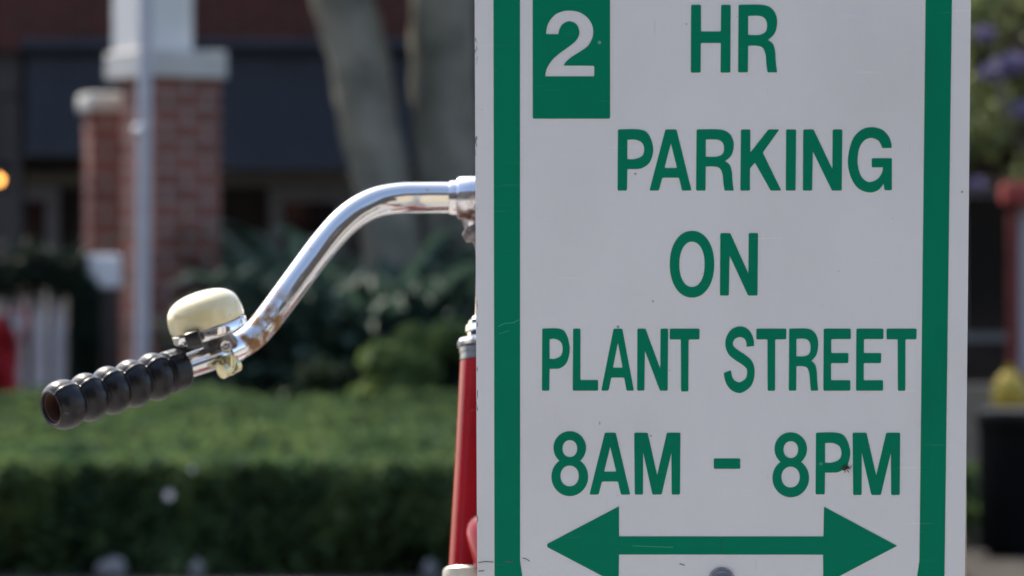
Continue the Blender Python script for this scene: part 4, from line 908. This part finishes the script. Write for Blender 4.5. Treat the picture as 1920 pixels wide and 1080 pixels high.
# ------------------------------------------------------------------ right edge: notice board, hydrant, litter bin
YN = 17.0; sn_ = YN / FPX
nb = thing('notice_board', P(1990, 0, YN).xy.to_3d(), 'red framed notice board with a blank grey panel at the right edge', 'notice board')
X0, X1 = P(1890, 0, YN).x, P(2120, 0, YN).x; Z0, Z1 = zpx(720, YN), zpx(385, YN); t = .045; redw = mat('faded_red_paint', (0.34, 0.05, 0.04), 0.6, var=0.15)
bm = bmesh.new(); box(bm, (X0, YN - .03, Z0), (X0 + t, YN + .03, Z1)); box(bm, (X1 - t, YN - .03, Z0), (X1, YN + .03, Z1)); box(bm, (X0 + t, YN - .03, Z0), (X1 - t, YN + .03, Z0 + t)); obj('frame', bm, mat('dark_red_paint', (0.16, 0.025, 0.02), 0.6, var=0.15), nb)
bm = bmesh.new(); box(bm, (X0 - .03, YN - .10, Z1), (X1 + .03, YN + .08, Z1 + .1), bevel=.02); obj('top_rail', bm, redw, nb)
bm = bmesh.new(); box(bm, (X0 + t, YN - .01, Z0 + t), (X1 - t, YN + .01, Z1)); obj('panel', bm, mat('panel_grey', (0.45, 0.45, 0.47), 0.5), nb)
for xx in (X0 + .05, X1 - .05):
    bm = bmesh.new(); box(bm, (xx - .03, YN + .031, -.01), (xx + .03, YN + .08, Z1 - .02)); obj('leg', bm, mat('leg_paint', (0.10, 0.03, 0.025), 0.6), nb)
YH = 16.0; hc = P(1893, 0, YH); hz = zpx(682, YH)
yel = mat('hydrant_yellow', (0.50, 0.35, 0.04), 0.6, var=0.1, scale=12)
hy = thing('fire_hydrant', (hc.x, YH, 0), 'yellow fire hydrant behind the black litter bin', 'hydrant'); o = Vector((hc.x, YH, 0))
bm = bmesh.new(); lathe(bm, o, (0, 0, 1), [(0, 0), (.1, 0), (.1, .03), (.06, .04), (.058, hz - .17), (.075, hz - .16), (.075, hz - .13), (.056, hz - .125)], 28); obj('barrel', bm, yel, hy, autosmooth=35)
bm = bmesh.new(); lathe(bm, o, (0, 0, 1), [(.056, hz - .125), (.072, hz - .12), (.07, hz - .10), (.055, hz - .06), (.03, hz - .035), (.014, hz - .03), (.014, hz), (0, hz)], 28); obj('bonnet', bm, yel, hy, autosmooth=35)
for dx, dy in ((1, 0), (-1, 0), (0, -1)):
    bm = bmesh.new(); lathe(bm, o + Vector((dx * .05, dy * .05, hz - .22)), (dx, dy, 0), [(0, 0), (.032, 0), (.032, .03), (.04, .032), (.04, .055), (.015, .056), (.015, .07), (0, .07)], 16); obj('nozzle', bm, yel, hy, autosmooth=35)
YBn = 13.9; bx_, bz = P(1895, 0, YBn).x, zpx(765, YBn)
bn = thing('litter_bin', (bx_, YBn, 0), 'black slatted litter bin at the lower right edge', 'bin'); o = Vector((bx_, YBn, 0))
blk = mat('bin_black', (0.004, 0.0045, 0.005), 0.6, spec=0.15, var=0.2); rb_ = 55 * YBn / FPX
bm = bmesh.new(); lathe(bm, o, (0, 0, 1), [(0, .03), (rb_ * .93, .03), (rb_ * .96, bz * .9), (0, bz * .9)], 40); obj('liner', bm, blk, bn, autosmooth=40)
bm = bmesh.new()
for k in range(28):
    a = 2 * math.pi * k / 28; d = Vector((math.cos(a), math.sin(a), 0)); tube(bm, [o + d * rb_ + Vector((0, 0, .02)), o + d * (rb_ * 1.01) + Vector((0, 0, bz * .8)), o + d * (rb_ * 1.12) + Vector((0, 0, bz * .96))], .008, 6)
obj('slats', bm, blk, bn)
bm = bmesh.new(); lathe(bm, o, (0, 0, 1), [(rb_ * .9, bz * .93), (rb_ * 1.1, bz * .92), (rb_ * 1.16, bz * .95), (rb_ * 1.14, bz * .985), (rb_ * .9, bz), (rb_ * .6, bz * .99), (rb_ * .55, bz * .9)], 40); obj('rim', bm, mat('rim_dark', (0.012, 0.013, 0.014), 0.5), bn, autosmooth=35)
bm = bmesh.new(); lathe(bm, o, (0, 0, 1), [(0, 0), (rb_ * .8, 0), (rb_ * .8, .03), (0, .03)], 32); obj('foot', bm, blk, bn, autosmooth=35)
bush('leafy_bush', 'small green bush between the sign edge and the litter bin', 1822, 880, 14.6, 0.16, bush_leaf, 0.022, 2500)

# ------------------------------------------------------------------ across the street, behind the camera (seen only in the chrome)
opp = thing('shop_building', (0, -14, 0), 'tall dark shop building across the street behind the viewpoint, shaped for the chrome reflections', 'building')
bm = bmesh.new(); box(bm, (-42, -20, -.1), (42, -14, 13)); obj('wall', bm, mat('shop_wall', (0.035, 0.03, 0.03), 0.8, var=0.15, scale=1), opp)  # unseen; height and near-black wall shape the dark band reflected in the chrome
for k in range(19):
    bm = bmesh.new(); x0 = -40 + k * 4.2; box(bm, (x0, -14.0 + .002, .5), (x0 + 3, -13.95, 2.9)); obj('window', bm, glass_m, opp)

opp = thing('unseen_building', (-24, -2, 0), 'long brown building added unseen beyond the left of the view for dark chrome reflections', 'building')
bm = bmesh.new(); box(bm, (-32, -13, -.1), (-24, 10, 7.5)); obj('wall', bm, mat('brown_wall', (0.045, 0.035, 0.03), 0.85, var=0.2, scale=1), opp)  # added out of view so the bent handlebar has something dark to reflect
for k in range(5):
    bm = bmesh.new(); y0 = -12 + k * 4.4; box(bm, (-24 + .002, y0, .6), (-23.95, y0 + 2.6, 2.8)); obj('window', bm, glass_m, opp)

YG = 19.2; lw = bmesh.new(); box(lw, (P(1700, 0, YG).x, YG, -.01), (P(2300, 0, YG).x, YG + .3, zpx(722, YG)), bevel=.01)
tag(ground_origin(obj('garden_wall', lw, mat('tan_stone', (0.34, 0.28, 0.20), 0.85, var=0.2, scale=8))), 'low tan garden wall behind the yellow hydrant', 'wall')
